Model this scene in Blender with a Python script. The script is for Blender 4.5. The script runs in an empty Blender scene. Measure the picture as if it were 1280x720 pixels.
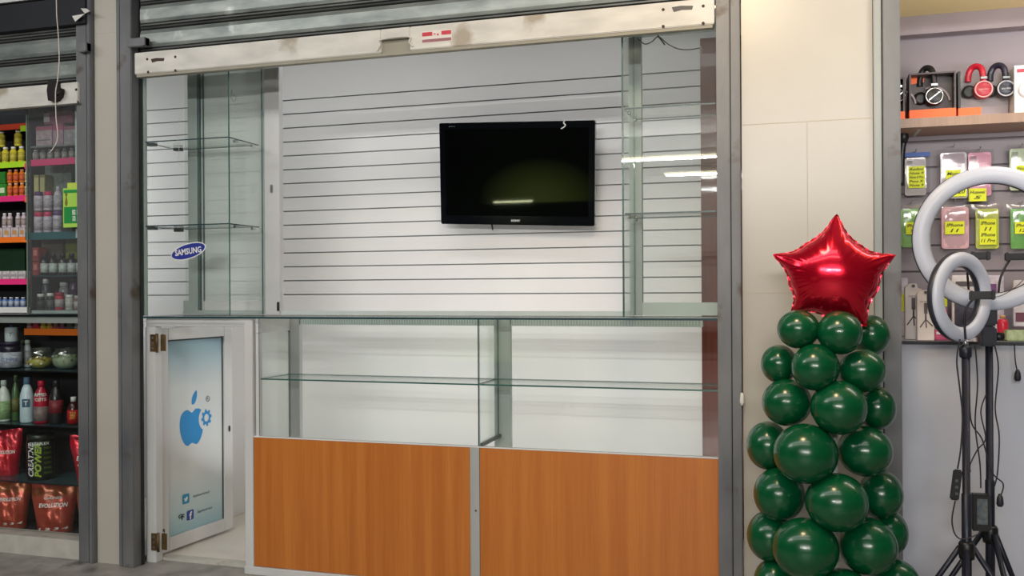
import bpy, bmesh, math, random
from mathutils import Vector, Matrix
random.seed(7)
PI = math.pi
COL = bpy.context.scene.collection
SC = bpy.context.scene

# ------------------------------------------------------------------ camera maths
F = 1150.0; YAW = math.radians(16.9); ROLL = 0.0058; CAM = Vector((0, -3.38, 1.2)); CY = 362.0
def ray(u, v):
    x = (u - 640) / F; y = -(v - CY) / F
    X = x * math.cos(ROLL) + y * math.sin(ROLL); Y = -x * math.sin(ROLL) + y * math.cos(ROLL)
    c, s = math.cos(YAW), math.sin(YAW)
    return Vector((X * c - s, X * s + c, Y))
def at(u, v, y):
    d = ray(u, v); return CAM + d * ((y - CAM.y) / d.y)
def px(u, y, v=360): return at(u, v, y).x
def pz(u, v, y): return at(u, v, y).z
def mpp(u, y):       # metres per pixel on plane y
    return (at(u, 300, y) - at(u, 301, y)).z

# ------------------------------------------------------------------ materials
def lin(c):
    return tuple(((x / 255.0) / 12.92 if x / 255.0 <= .04045 else ((x / 255.0 + .055) / 1.055) ** 2.4) for x in c) + (1,)
MATS = {}
def mat(name, c, rough=.5, metal=0., c2=None, scale=12., stretch=(1, 1, 1), bump=0., coat=0., spots=None, spot_t=.68, detail=4, emit=0., spec=.5, bscale=None):
    if name in MATS: return MATS[name]
    m = bpy.data.materials.new(name); m.use_nodes = True
    nt = m.node_tree; b = nt.nodes['Principled BSDF']
    b.inputs['Roughness'].default_value = rough; b.inputs['Metallic'].default_value = metal
    b.inputs['Coat Weight'].default_value = coat
    b.inputs['Specular IOR Level'].default_value = spec
    tc = nt.nodes.new('ShaderNodeTexCoord'); mp = nt.nodes.new('ShaderNodeMapping')
    mp.inputs['Scale'].default_value = stretch
    nt.links.new(tc.outputs['Object'], mp.inputs['Vector'])
    n = nt.nodes.new('ShaderNodeTexNoise'); n.inputs['Scale'].default_value = scale; n.inputs['Detail'].default_value = detail
    nt.links.new(mp.outputs['Vector'], n.inputs['Vector'])
    r = nt.nodes.new('ShaderNodeValToRGB')
    r.color_ramp.elements[0].position = .3; r.color_ramp.elements[1].position = .7
    r.color_ramp.elements[0].color = lin(c); r.color_ramp.elements[1].color = lin(c2 or [min(255, x * 1.03 + 1) for x in c])
    nt.links.new(n.outputs['Fac'], r.inputs['Fac'])
    out = r.outputs['Color']
    if spots:
        n2 = nt.nodes.new('ShaderNodeTexNoise'); n2.inputs['Scale'].default_value = scale * .8; n2.inputs['Detail'].default_value = 8
        nt.links.new(tc.outputs['Object'], n2.inputs['Vector'])
        r2 = nt.nodes.new('ShaderNodeValToRGB'); r2.color_ramp.elements[0].position = spot_t; r2.color_ramp.elements[1].position = spot_t + .1
        nt.links.new(n2.outputs['Fac'], r2.inputs['Fac'])
        mx = nt.nodes.new('ShaderNodeMix'); mx.data_type = 'RGBA'
        nt.links.new(r2.outputs['Color'], mx.inputs['Factor']); nt.links.new(out, mx.inputs['A']); mx.inputs['B'].default_value = lin(spots)
        out = mx.outputs['Result']
    nt.links.new(out, b.inputs['Base Color'])
    if bump:
        bp = nt.nodes.new('ShaderNodeBump'); bp.inputs['Strength'].default_value = bump; bp.inputs['Distance'].default_value = .01
        src = n
        if bscale:
            src = nt.nodes.new('ShaderNodeTexNoise'); src.inputs['Scale'].default_value = bscale; src.inputs['Detail'].default_value = 3
            nt.links.new(tc.outputs['Object'], src.inputs['Vector'])
        nt.links.new(src.outputs['Fac'], bp.inputs['Height']); nt.links.new(bp.outputs['Normal'], b.inputs['Normal'])
    if emit:
        nt.links.new(out, b.inputs['Emission Color']); b.inputs['Emission Strength'].default_value = emit
    MATS[name] = m; return m
def glassmat(name, tint, base=.04, graze=.6, rough=.0, haze=0., hazecol=(220, 225, 222)):
    if name in MATS: return MATS[name]
    m = bpy.data.materials.new(name); m.use_nodes = True; nt = m.node_tree; nt.nodes.clear()
    o = nt.nodes.new('ShaderNodeOutputMaterial'); t = nt.nodes.new('ShaderNodeBsdfTransparent'); g = nt.nodes.new('ShaderNodeBsdfGlossy')
    t.inputs['Color'].default_value = (*tint, 1); g.inputs['Roughness'].default_value = rough; g.inputs['Color'].default_value = (1, 1, 1, 1)
    lw = nt.nodes.new('ShaderNodeLayerWeight'); lw.inputs['Blend'].default_value = .5
    p = nt.nodes.new('ShaderNodeMath'); p.operation = 'POWER'; p.inputs[1].default_value = 4
    ma = nt.nodes.new('ShaderNodeMath'); ma.operation = 'MULTIPLY_ADD'; ma.inputs[1].default_value = graze; ma.inputs[2].default_value = base
    mx = nt.nodes.new('ShaderNodeMixShader')
    nt.links.new(lw.outputs['Facing'], p.inputs[0]); nt.links.new(p.outputs[0], ma.inputs[0]); nt.links.new(ma.outputs[0], mx.inputs['Fac'])
    src = t.outputs[0]
    if haze:
        d = nt.nodes.new('ShaderNodeBsdfDiffuse'); d.inputs['Color'].default_value = lin(hazecol)
        n = nt.nodes.new('ShaderNodeTexNoise'); n.inputs['Scale'].default_value = 3
        mm = nt.nodes.new('ShaderNodeMath'); mm.operation = 'MULTIPLY'; mm.inputs[1].default_value = haze * 2
        nt.links.new(n.outputs['Fac'], mm.inputs[0]); n.inputs['Detail'].default_value = 0; n.inputs['Scale'].default_value = .6
        m2 = nt.nodes.new('ShaderNodeMixShader'); nt.links.new(mm.outputs[0], m2.inputs['Fac'])
        nt.links.new(t.outputs[0], m2.inputs[1]); nt.links.new(d.outputs[0], m2.inputs[2]); src = m2.outputs[0]
    nt.links.new(src, mx.inputs[1]); nt.links.new(g.outputs[0], mx.inputs[2]); nt.links.new(mx.outputs[0], o.inputs['Surface'])
    MATS[name] = m; return m
def wood(name, c1, c2, rough=.35, coat=.2):
    m = bpy.data.materials.new(name); m.use_nodes = True; nt = m.node_tree; b = nt.nodes['Principled BSDF']
    b.inputs['Roughness'].default_value = rough; b.inputs['Coat Weight'].default_value = coat
    tc = nt.nodes.new('ShaderNodeTexCoord'); mp = nt.nodes.new('ShaderNodeMapping'); mp.inputs['Scale'].default_value = (18, 18, .5)
    n = nt.nodes.new('ShaderNodeTexNoise'); n.inputs['Scale'].default_value = 1.5; n.inputs['Detail'].default_value = 6
    mp2 = nt.nodes.new('ShaderNodeMapping'); mp2.inputs['Scale'].default_value = (160, 160, 5)
    n2 = nt.nodes.new('ShaderNodeTexNoise'); n2.inputs['Scale'].default_value = 1.2; n2.inputs['Detail'].default_value = 3
    nt.links.new(tc.outputs['Object'], mp.inputs['Vector']); nt.links.new(mp.outputs['Vector'], n.inputs['Vector'])
    nt.links.new(tc.outputs['Object'], mp2.inputs['Vector']); nt.links.new(mp2.outputs['Vector'], n2.inputs['Vector'])
    a = nt.nodes.new('ShaderNodeMath'); a.operation = 'MULTIPLY_ADD'; a.inputs[1].default_value = .3
    h = nt.nodes.new('ShaderNodeMath'); h.operation = 'MULTIPLY'; h.inputs[1].default_value = .7
    nt.links.new(n.outputs['Fac'], h.inputs[0]); nt.links.new(n2.outputs['Fac'], a.inputs[0]); nt.links.new(h.outputs[0], a.inputs[2])
    r = nt.nodes.new('ShaderNodeValToRGB'); r.color_ramp.elements[0].position = .38; r.color_ramp.elements[1].position = .62
    r.color_ramp.elements[0].color = lin(c1); r.color_ramp.elements[1].color = lin(c2)
    nt.links.new(a.outputs[0], r.inputs['Fac']); nt.links.new(r.outputs['Color'], b.inputs['Base Color'])
    return m
def emis(name, c, s):
    if name in MATS: return MATS[name]
    m = bpy.data.materials.new(name); m.use_nodes = True; nt = m.node_tree; b = nt.nodes['Principled BSDF']
    b.inputs['Base Color'].default_value = lin(c); b.inputs['Emission Color'].default_value = lin(c); b.inputs['Emission Strength'].default_value = s
    MATS[name] = m; return m
def flat(c, rough=.5): return mat('paint_%d_%d_%d' % tuple(c) + ('' if rough == .5 else '_%d' % int(rough * 100)), c, rough)

STEEL = mat('column_steel', (94, 96, 100), .5, .25, (124, 125, 127), 9, (1, 1, .3), spots=(84, 72, 64), spot_t=.6, detail=8)
STEEL_L = mat('light_steel', (132, 136, 136), .45, .3, (152, 155, 152), 7, (1, 1, .3), spots=(110, 104, 96))
DARK = mat('dark_gap', (18, 19, 24), .6)
ALU = mat('aluminium', (176, 180, 180), .35, .35, (192, 195, 194), 9, (1, 1, .3))
ALU_W = mat('pale_aluminium', (205, 207, 208), .4, .1, (216, 217, 217), 6, (1, 1, .4))
ALU_G = mat('greenish_aluminium', (166, 178, 176), .4, .1, (182, 192, 190), 9, (1, 1, .3))
TILE = mat('beige_tile', (176, 171, 162), .28, 0, (184, 180, 171), 2.5, spec=.5)
SHUT = mat('galvanised_slat', (112, 120, 120), .4, .45, (162, 168, 164), 9, (.6, 1, 2), spots=(196, 200, 198), spot_t=.64, detail=8)
SHUT_D = mat('dark_galvanised', (84, 88, 88), .45, .4, (108, 110, 108), 10, (.4, 1, 2))
CREAM = mat('dirty_cream_paint', (198, 196, 190), .5, 0, (222, 220, 213), 7, (1, 1, 3), spots=(168, 158, 142), spot_t=.6, detail=8)
WALLW = mat('white_board', (226, 226, 226), .5, 0, (233, 233, 233), 2)
WALLW2 = mat('lower_white_board', (218, 220, 220), .4, 0, (228, 229, 229), 2)
GROOVE = mat('slat_groove', (176, 178, 180), .6)
ORANGE = wood('orange_cherry_laminate', (182, 104, 40), (198, 122, 52))
MAHOG = wood('mahogany_laminate', (88, 40, 32), (112, 56, 44))
SHELFWOOD = wood('beige_wood_edge', (136, 108, 88), (150, 122, 100))
FLOORG = mat('worn_grey_floor', (118, 116, 113), .45, 0, (160, 156, 150), 9, detail=9, spots=(84, 80, 78), spot_t=.6, bump=.1)
FLOORB = mat('beige_inner_floor', (212, 206, 196), .4, 0, (222, 217, 208), 3, spots=(170, 160, 146), spot_t=.72)
CEMENT = mat('cement_sill', (176, 174, 166), .6, 0, (196, 193, 184), 14, spots=(130, 126, 118))
GLASS = glassmat('clear_green_glass', (.975, .99, .982), .035, .5)
GLASS_T = glassmat('thin_glass', (.96, .98, .97), .05, .5, haze=.03)
GEDGE = mat('glass_edge', (52, 92, 90), .25, 0, (70, 116, 110), 6, coat=.5)
GEDGE_D = mat('dark_glass_edge', (34, 58, 66), .25, 0, (44, 70, 76), 6, coat=.5)
MILKY = glassmat('milky_sliding_pane', (.93, .96, .95), .05, .3, haze=.56, hazecol=(226, 232, 230))
BLACK = mat('black_plastic', (16, 17, 20), .4, 0, (22, 23, 27))
RUBBER = mat('cable_rubber', (38, 38, 46), .5)
WHITE = mat('white_plastic', (226, 226, 224), .4)
BRASS = mat('old_brass', (120, 96, 58), .45, .5, (84, 66, 44), 30)
CHROME = mat('chrome', (200, 202, 204), .2, .9)
PLASTIC = glassmat('clear_plastic_bag', (.93, .93, .94), .10, .5, .12, haze=.05, hazecol=(225, 222, 226))
NOTE = mat('yellow_note', (226, 236, 40), .6)
INK = mat('black_ink', (28, 36, 22), .6)

# ------------------------------------------------------------------ object helpers
def W(o):
    return (W(o.parent) if o.parent else Matrix()) @ o.matrix_basis
def tag(o, label=None, cat=None, group=None, kind=None):
    if label: o['label'] = label
    if cat: o['category'] = cat
    if group: o['group'] = group
    if kind: o['kind'] = kind
    return o
def thing(name, label, cat, loc=(0, 0, 0), rot=(0, 0, 0), group=None):
    o = bpy.data.objects.new(name, None); o.empty_display_size = .05; COL.objects.link(o)
    o.location = loc; o.rotation_euler = rot
    return tag(o, label, cat, group)
class MB:
    def __init__(s): s.v = []; s.f = []; s.m = []; s.sm = []
    def add(s, vs, fs, mi=0, smooth=False):
        n = len(s.v); s.v += [Vector(v) for v in vs]
        for f in fs: s.f.append([i + n for i in f]); s.m.append(mi); s.sm.append(smooth)
        return s
    def box(s, x0, x1, y0, y1, z0, z1, mi=0, bev=0.):
        x0, x1 = sorted((x0, x1)); y0, y1 = sorted((y0, y1)); z0, z1 = sorted((z0, z1))
        bm = bmesh.new(); bmesh.ops.create_cube(bm, size=1)
        for v in bm.verts: v.co = Vector(((x0 + x1) / 2 + v.co.x * (x1 - x0), (y0 + y1) / 2 + v.co.y * (y1 - y0), (z0 + z1) / 2 + v.co.z * (z1 - z0)))
        if bev: bmesh.ops.bevel(bm, geom=bm.edges[:], offset=min(bev, (x1 - x0) * .45, (y1 - y0) * .45, (z1 - z0) * .45), segments=2, affect='EDGES')
        bm.verts.index_update()
        s.add([v.co.copy() for v in bm.verts], [[v.index for v in f.verts] for f in bm.faces], mi); bm.free(); return s
    def lathe(s, prof, c=(0, 0, 0), seg=20, mi=0, sx=1, sy=1):
        """prof: (r, z[, mi]) ; axis +z at c ; the third entry is the material of the band above it"""
        c = Vector(c); n = len(s.v)
        for p in prof:
            for k in range(seg):
                a = 2 * PI * k / seg; s.v.append(c + Vector((p[0] * sx * math.cos(a), p[0] * sy * math.sin(a), p[1])))
        for i in range(len(prof) - 1):
            m_ = prof[i][2] if len(prof[i]) > 2 else mi
            for k in range(seg):
                s.f.append([n + i * seg + k, n + i * seg + (k + 1) % seg, n + (i + 1) * seg + (k + 1) % seg, n + (i + 1) * seg + k]); s.m.append(m_); s.sm.append(True)
        s.f.append([n + k for k in reversed(range(seg))]); s.m.append(mi); s.sm.append(False)
        e = n + (len(prof) - 1) * seg; s.f.append([e + k for k in range(seg)]); s.m.append(prof[-1][2] if len(prof[-1]) > 2 else mi); s.sm.append(False)
        return s
    def tube(s, pts, r, seg=8, mi=0, smooth_path=True):
        P = [Vector(p) for p in pts]
        if smooth_path and len(P) > 2:
            Q = []
            for i in range(len(P) - 1):
                p0 = P[max(i - 1, 0)]; p1 = P[i]; p2 = P[i + 1]; p3 = P[min(i + 2, len(P) - 1)]
                for k in range(6):
                    t = k / 6; Q.append(.5 * ((2 * p1) + (p2 - p0) * t + (2 * p0 - 5 * p1 + 4 * p2 - p3) * t * t + (3 * p1 - p0 - 3 * p2 + p3) * t ** 3))
            Q.append(P[-1]); P = Q
        n = len(s.v); up = None
        for i, p in enumerate(P):
            d = (P[min(i + 1, len(P) - 1)] - P[max(i - 1, 0)]).normalized()
            if up is None: up = d.orthogonal().normalized()
            up = (up - d * up.dot(d)).normalized(); b = d.cross(up)
            rr = r[min(i, len(r) - 1)] if isinstance(r, (list, tuple)) else r
            for k in range(seg):
                a = 2 * PI * k / seg; s.v.append(p + up * rr * math.cos(a) + b * rr * math.sin(a))
        for i in range(len(P) - 1):
            for k in range(seg):
                s.f.append([n + i * seg + k, n + i * seg + (k + 1) % seg, n + (i + 1) * seg + (k + 1) % seg, n + (i + 1) * seg + k]); s.m.append(mi); s.sm.append(True)
        s.f.append([n + k for k in reversed(range(seg))]); s.m.append(mi); s.sm.append(False)
        e = n + (len(P) - 1) * seg; s.f.append([e + k for k in range(seg)]); s.m.append(mi); s.sm.append(False)
        return s
    def torus(s, R, r, seg=64, rs=14, mi=0, sq=1., a0=0, a1=2 * PI, dy=0):
        """ring in the local XZ plane, facing -Y; sq squashes its depth"""
        full = abs(a1 - a0 - 2 * PI) < 1e-6; n = len(s.v); N = seg if full else seg + 1
        for i in range(N):
            a = a0 + (a1 - a0) * i / seg
            for k in range(rs):
                b = 2 * PI * k / rs; q = R + r * math.cos(b)
                s.v.append(Vector((q * math.cos(a), dy + r * sq * math.sin(b), q * math.sin(a))))
        for i in range(seg):
            j = (i + 1) % N
            for k in range(rs):
                s.f.append([n + i * rs + k, n + i * rs + (k + 1) % rs, n + j * rs + (k + 1) % rs, n + j * rs + k]); s.m.append(mi); s.sm.append(True)
        return s
    def poly(s, pts, y0, y1, mi=0):
        """extrude XZ outline from y0 to y1"""
        n = len(pts); vs = [(p[0], y0, p[1]) for p in pts] + [(p[0], y1, p[1]) for p in pts]
        fs = [list(range(n)), list(reversed(range(n, 2 * n)))] + [[i, i + n, (i + 1) % n + n, (i + 1) % n] for i in range(n)]
        return s.add(vs, fs, mi)
    def polyx(s, pts, x0, x1, mi=0, mis=None):
        """extrude YZ outline from x0 to x1"""
        n = len(pts); vs = [(x0, p[0], p[1]) for p in pts] + [(x1, p[0], p[1]) for p in pts]
        s.add(vs, [list(range(n)), list(reversed(range(n, 2 * n)))], mi)
        k = len(s.v) - 2 * n
        for i in range(n):
            s.f.append([k + i, k + i + n, k + (i + 1) % n + n, k + (i + 1) % n]); s.m.append(mis[i] if mis else mi); s.sm.append(False)
        return s
    def pane(s, x0, x1, y0, y1, z0, z1, big=0, edge=1):
        """glass slab: the two largest faces use big, the rims edge"""
        d = [x1 - x0, y1 - y0, z1 - z0]; ax = min(range(3), key=lambda i: abs(d[i]))
        k = len(s.f); s.box(x0, x1, y0, y1, z0, z1, big)
        for i in range(k, len(s.f)):
            a, b, c = [s.v[j] for j in s.f[i][:3]]; nn = (b - a).cross(c - a).normalized()
            s.m[i] = big if abs(nn[ax]) > .9 else edge
        return s
    def build(s, name, mats, parent=None, world=True, label=None, smooth_all=False, fix=True):
        if not isinstance(mats, (list, tuple)): mats = [mats]
        me = bpy.data.meshes.new(name); o = bpy.data.objects.new(name, me); COL.objects.link(o)
        vs = s.v
        if parent is not None:
            o.parent = parent
            if world:
                inv = W(parent).inverted(); vs = [inv @ v for v in vs]
        elif world:
            xs = [v.x for v in vs]; ys = [v.y for v in vs]; zs = [v.z for v in vs]
            c = Vector(((min(xs) + max(xs)) / 2, (min(ys) + max(ys)) / 2, min(zs))); o.location = c; vs = [v - c for v in vs]
        me.from_pydata([tuple(v) for v in vs], [], s.f)
        for m in mats: me.materials.append(m)
        for p, mi, sm in zip(me.polygons, s.m, s.sm): p.material_index = mi; p.use_smooth = sm or smooth_all
        if fix:
            bm = bmesh.new(); bm.from_mesh(me); bmesh.ops.recalc_face_normals(bm, faces=bm.faces); bm.to_mesh(me); bm.free()
        if label: o['label'] = label
        return o
def B(name, m, x0, x1, y0, y1, z0, z1, parent=None, bev=0., label=None, kind=None):
    o = MB().box(x0, x1, y0, y1, z0, z1, 0, bev).build(name, m, parent, label=label)
    if kind: o['kind'] = kind
    return o
_fc = {}
def text(s, m, parent, cx, cz, w, h, y=0, conform=None, rot=0., name='lettering', italic=0., bold=.0, world=False, basis=None, thick=.0006):
    """words as thin solid letters in the local XZ plane facing -Y, fitted into w x h around (cx, cz)"""
    cu = bpy.data.curves.new('t', 'FONT'); cu.body = s; cu.align_x = 'CENTER'; cu.shear = italic; cu.offset = bold; cu.resolution_u = 2
    ob = bpy.data.objects.new('t', cu); COL.objects.link(ob); bpy.context.view_layer.update()
    me = bpy.data.meshes.new_from_object(ob); bpy.data.objects.remove(ob); 
    V_ = [v.co.copy() for v in me.vertices]; FC = [list(p.vertices) for p in me.polygons]; bpy.data.meshes.remove(me)
    if not V_: return None
    xs = [v.x for v in V_]; ys = [v.y for v in V_]
    mx_, Mx, my_, My = min(xs), max(xs), min(ys), max(ys)
    pts = []
    for v in V_:
        a = ((v.x - mx_) / (Mx - mx_) - .5) * w; b = ((v.y - my_) / max(My - my_, 1e-6) - .5) * h
        A = cx + a * math.cos(rot) - b * math.sin(rot); Bz = cz + a * math.sin(rot) + b * math.cos(rot)
        pts.append(Vector((A, (conform(A, Bz) if conform else 0) + y, Bz)))
    mb = MB(); n = len(pts)
    mb.add(pts, FC)
    if basis: mb.v = [basis @ v for v in mb.v]
    o = mb.build(name, m, parent, world=world, fix=False); return o

# ================================================================== THE SETTING
def struct(name, m, *b, bev=0.): return B(name, m, *b, bev=bev, kind='structure')
struct('floor', FLOORG, -7, 5, -12, .12, -.1, 0)
struct('floor_stall', FLOORB, -4.2, -.05, .12, 1.1, -.1, .004)
struct('floor_side_stalls', FLOORG, -7, -4.2, .12, 1.1, -.1, 0)
struct('ceiling', mat('corridor_ceiling', (150, 150, 148), .8), -7, 5, -12, -.1, 3.1, 3.2)
struct('ceiling_stall', mat('stall_ceiling', (150, 152, 152), .8), -4.2, -.05, .14, 1.1, 2.55, 2.6)
struct('wall_opposite', mat('opposite_wall', (70, 66, 60), .7), -7, 5, -12.1, -12, 0, 3.1)
struct('wall_far_left', mat('opposite_wall', (70, 66, 60), .7), -7.1, -7, -12, 1.2, 0, 3.1)
struct('wall_far_right', mat('opposite_wall', (70, 66, 60), .7), 5, 5.1, -12, 1.2, 0, 3.1)
# back wall: smooth lower board, slat board with real grooves, smooth top board
zt0 = 2.094; sp = .0762
pts = []; mis = []
yb = 1.1; z = 1.105
def P_(y, zz, mi): pts.append((y, zz)); mis.append(mi)
P_(yb + .06, 1.03, 0); P_(yb, 1.03, 0)
lines = [zt0 + sp * k for k in range(-12, 3)]
for zl in lines:
    P_(yb, zl - .0032, 1); P_(yb + .012, zl - .0032, 1); P_(yb + .012, zl + .0032, 1); P_(yb, zl + .0032, 0)
P_(yb, 2.60, 0); P_(yb + .06, 2.60, 0)
w = MB().polyx(list(reversed(pts)), -4.2, -.05, 0, None)
n = len(pts); rm = list(reversed(mis))
for i in range(n): w.m[2 + i] = rm[(i + 1) % n]
o = w.build('wall_back', [WALLW, GROOVE]); o['kind'] = 'structure'
struct('wall_back_lower', WALLW2, -4.2, -.05, 1.1, 1.16, 0, 1.028)
struct('wall_back_mahogany', MAHOG, -.41, -.07, 1.075, 1.099, .02, 2.39)
struct('wall_left', WALLW, -4.26, -4.2, .56, 1.16, 0, 2.6)
struct('wall_left_low', WALLW, -2.87, -2.835, .42, 1.09, .005, 1.04)
struct('wall_right', MAHOG, -.13, -.06, .14, 1.07, 0, 2.55)

# tiled pillars between the stalls
def pillar(name, x0, x1, y0, y1, seams, vs=()):
    mb = MB().box(x0, x1, y0, y1, 0, 3.1, 0)
    for s_ in seams: mb.box(x0 + .002, x1 - .002, y0 - .0006, y0 + .001, s_ - .001, s_ + .001, 1)
    for (x, a, b) in vs: mb.box(x - .0008, x + .0008, y0 - .0006, y0 + .001, a, b, 1)
    o = mb.build(name, [TILE, mat('tile_joint', (178, 168, 150), .7)]); o['kind'] = 'structure'; return o
xa, xb = px(122, 0), px(152, 0)
pillar('wall_pillar_left', xa, xb, -.01, .08, [pz(137, 42, 0), pz(137, 536, 0)])
xc, xd = px(928.5, 0), px(1092, 0)
pillar('wall_pillar_right', xc, xd, -.01, .5, [pz(1000, 153, 0), pz(1000, 366, 0), .45], [(px(1010, 0), pz(1000, 366, 0), pz(1000, 153, 0))])
# steel shutter guide columns
def column(n, x0, x1, seam, light=False):
    y0 = -.03
    mb = MB().box(x0, seam - .002, y0, .03, 0, 3.09, 0, .003).box(seam + .002, x1, y0 - .006, .03, 0, 3.09, 1, .003).box(seam - .003, seam + .003, y0 + .01, .025, 0, 3.08, 2)
    o = mb.build('trim_%d' % n, [STEEL_L if light else STEEL, STEEL, DARK]); o['kind'] = 'structure'; return o
column(1, px(102.5, 0), px(121.5, 0), px(116.5, 0))
column(2, px(152.5, 0), px(172.5, 0), px(158, 0))
column(3, px(897.5, 0), px(927, 0), px(915, 0))
column(4, px(1092.5, 0), px(1125.5, 0), px(1103, 0), True)
struct('trim_5', DARK, px(172.7, .02), px(177.5, .02), .012, .028, 0, 2.5)
# dark lintel at left, shade box over the main opening, white fascia at far left
struct('trim_6', mat('lintel_and_shade', (22, 25, 32), .6), -5.0, -2.97, -.05, .13, 2.385, 2.505)
struct('trim_7', mat('lintel_white', (205, 208, 208), .5), -5.0, px(112, 0), -.055, .2, 2.515, 3.09)
struct('trim_8', mat('lintel_and_shade', (22, 25, 32), .6), px(173, 0), px(897, 0), .02, .13, 2.455, 3.09)  # dark colour stands for the shade above the main shutter
struct('trim_9', CEMENT, -5.0, -3.03, .0, .10, 0, .085)
struct('trim_10', CEMENT, px(178, .1), px(306, .1), .10, .155, .0, .012)
# right stall shell
YR = .47
xr0 = px(1092, 0)
GREYW = mat('grey_slatwall', (138, 130, 138), .5, 0, (148, 140, 148), 3)
ptsr = [(YR, 1.0)]; misr = [0]
for k in range(9):
    zl = 1.16 + k * .1
    for q in ((YR, zl - .004, 1), (YR + .01, zl - .004, 1), (YR + .01, zl + .004, 1), (YR, zl + .004, 0)): ptsr.append(q[:2]); misr.append(q[2])
ptsr += [(YR, 2.6), (YR + .05, 2.6), (YR + .05, 1.0)]; misr += [0, 0, 0]
w = MB().polyx(list(reversed(ptsr)), xr0, 2.6, 0); rr_ = list(reversed(misr)); n = len(ptsr)
for i in range(n): w.m[2 + i] = rr_[(i + 1) % n]
o = w.build('wall_right_stall', [GREYW, mat('grey_groove', (112, 104, 110), .6)]); o['kind'] = 'structure'
struct('ceiling_right_stall', mat('cream_soffit', (236, 216, 160), .6, 0, (240, 222, 168), 3), .36, 2.6, .03, YR, 2.23, 2.6)
struct('trim_11', mat('yellow_soffit', (228, 196, 92), .6), .36, 2.6, -.42, .03, 2.24, 2.32)
struct('trim_12', mat('grey_cove', (150, 140, 146), .6), .36, 2.6, YR - .06, YR, 2.16, 2.23)

# ================================================================== SHUTTERS
def shutter(label, x0, x1, zb, zt, barh, nm):
    t = thing('roller_shutter', label, 'shutter', ((x0 + x1) / 2, -.015, zb))
    # curtain: flat slats with ribbed joints
    z = zb + barh; prof = [(.012, z)]; mi = []
    while z < zt:
        seq = [(-.006, z + .002, 1), (-.010, z + .007, 1), (.004, z + .010, 1), (-.009, z + .014, 1), (-.010, z + .020, 1), (.006, z + .023, 1), (-.008, z + .027, 0), (-.012, z + .04, 0), (-.012, z + .085, 0), (-.006, z + .102, 0), (.006, z + .106, 1)]
        for q in seq: prof.append((q[0], q[1])); mi.append(q[2])
        z += .108
    front = prof; back = [(p[0] + .006, p[1]) for p in reversed(prof)]
    mb = MB(); allp = front + back; n = len(allp)
    nf = len(front)
    mb.add([(x0, p[0], p[1]) for p in front] + [(x1, p[0], p[1]) for p in front] + [(x0, .02, p[1]) for p in front] + [(x1, .02, p[1]) for p in front], [])
    for i in range(nf - 1):
        m_ = mi[i] if i < len(mi) else 0
        mb.f.append([i, i + nf, i + nf + 1, i + 1]); mb.m.append(m_); mb.sm.append(False)
        mb.f.append([i + 2 * nf, i + 1 + 2 * nf, i + 3 * nf + 1, i + 3 * nf]); mb.m.append(0); mb.sm.append(False)
    mb.build('slat_curtain', [SHUT, SHUT_D], t, fix=False)
    return t
xl, xr = px(172, -.03), px(896.5, -.03)
sh = shutter('large grey roller shutter raised above the empty stall, with a stained cream bottom bar', xl + .006, xr - .006, 2.140, 2.46, .096, 0)
bar = MB()
zb, zt = 2.140, 2.233; hl, hr = px(480, -.03), px(516, -.03)
yb0 = -.045
bar.box(xl + .002, hl, yb0, -.016, zb, zt, 0, .003).box(hr, xr - .004, yb0, -.016, zb, zt, 0, .003).box(hl, hr, yb0, -.016, zb + .052, zt, 0, .002)
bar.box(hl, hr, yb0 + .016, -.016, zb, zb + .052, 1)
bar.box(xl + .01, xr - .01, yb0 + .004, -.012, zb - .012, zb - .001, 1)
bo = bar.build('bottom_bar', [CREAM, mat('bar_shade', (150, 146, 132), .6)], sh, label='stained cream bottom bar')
hm = MB().tube([(hl - .015, yb0 - .004, zb + .008), (hl, yb0 - .008, zb + .03), (hl + .004, yb0 - .008, zb + .05), (hr - .004, yb0 - .008, zb + .052), (hr, yb0 - .008, zb + .03), (hr + .015, yb0 - .004, zb + .012)], .003)
hm.build('pull_handle', CREAM, bo)
rm_ = mat('rust_hole', (62, 44, 36), .7)
hb = MB()
for (u, v) in ((184, 74), (219, 71), (185, 90), (219, 88), (829, 12), (829, 33), (879, 7.5), (879, 29)):
    p = at(u, v, yb0 - .001); MB().poly([(p.x + .0055 * math.cos(a * PI / 5), p.z + .0055 * math.sin(a * PI / 5)) for a in range(10)], yb0 - .0015, yb0 + .001).build('bolt_hole', rm_, bo)
for (u, v, w_, h_, mt) in ((853, 10.5, .038, .010, BLACK), (197, 75, .034, .009, rm_)):
    p = at(u, v, yb0 - .001)
    MB().poly([(p.x - w_, p.z + h_ * .7), (p.x - w_ * .2, p.z + h_), (p.x + w_, p.z + h_ * .6), (p.x + w_ * .9, p.z - h_ * .7), (p.x - w_ * .1, p.z - h_ * .5), (p.x - w_ * .8, p.z - h_)], yb0 - .002, yb0 + .001).build('lock_slot', mt, bo)
p = at(546, 45.5, yb0); RED = mat('sticker_red', (196, 44, 62), .5)
st = B('sticker', mat('sticker_white', (222, 214, 208), .5), p.x - .062, p.x + .062, yb0 - .0014, yb0, p.z - .024, p.z + .024, bo, label='small white sticker with red print')
mk = MB(); ys = yb0 - .002
mk.box(p.x - .060, p.x - .018, ys - .0008, ys, p.z + .004, p.z + .019).box(p.x + .020, p.x + .060, ys - .0008, ys, p.z + .004, p.z + .019)
mk.box(p.x - .012, p.x - .004, ys - .0008, ys, p.z + .008, p.z + .012).box(p.x + .002, p.x + .008, ys - .0008, ys, p.z + .003, p.z + .010)
mk.build('red_print', RED, st)
B('print_band', mat('print_mauve', (150, 96, 104), .5), p.x - .060, p.x + .060, ys - .0008, ys, p.z - .020, p.z - .009, st)
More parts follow.
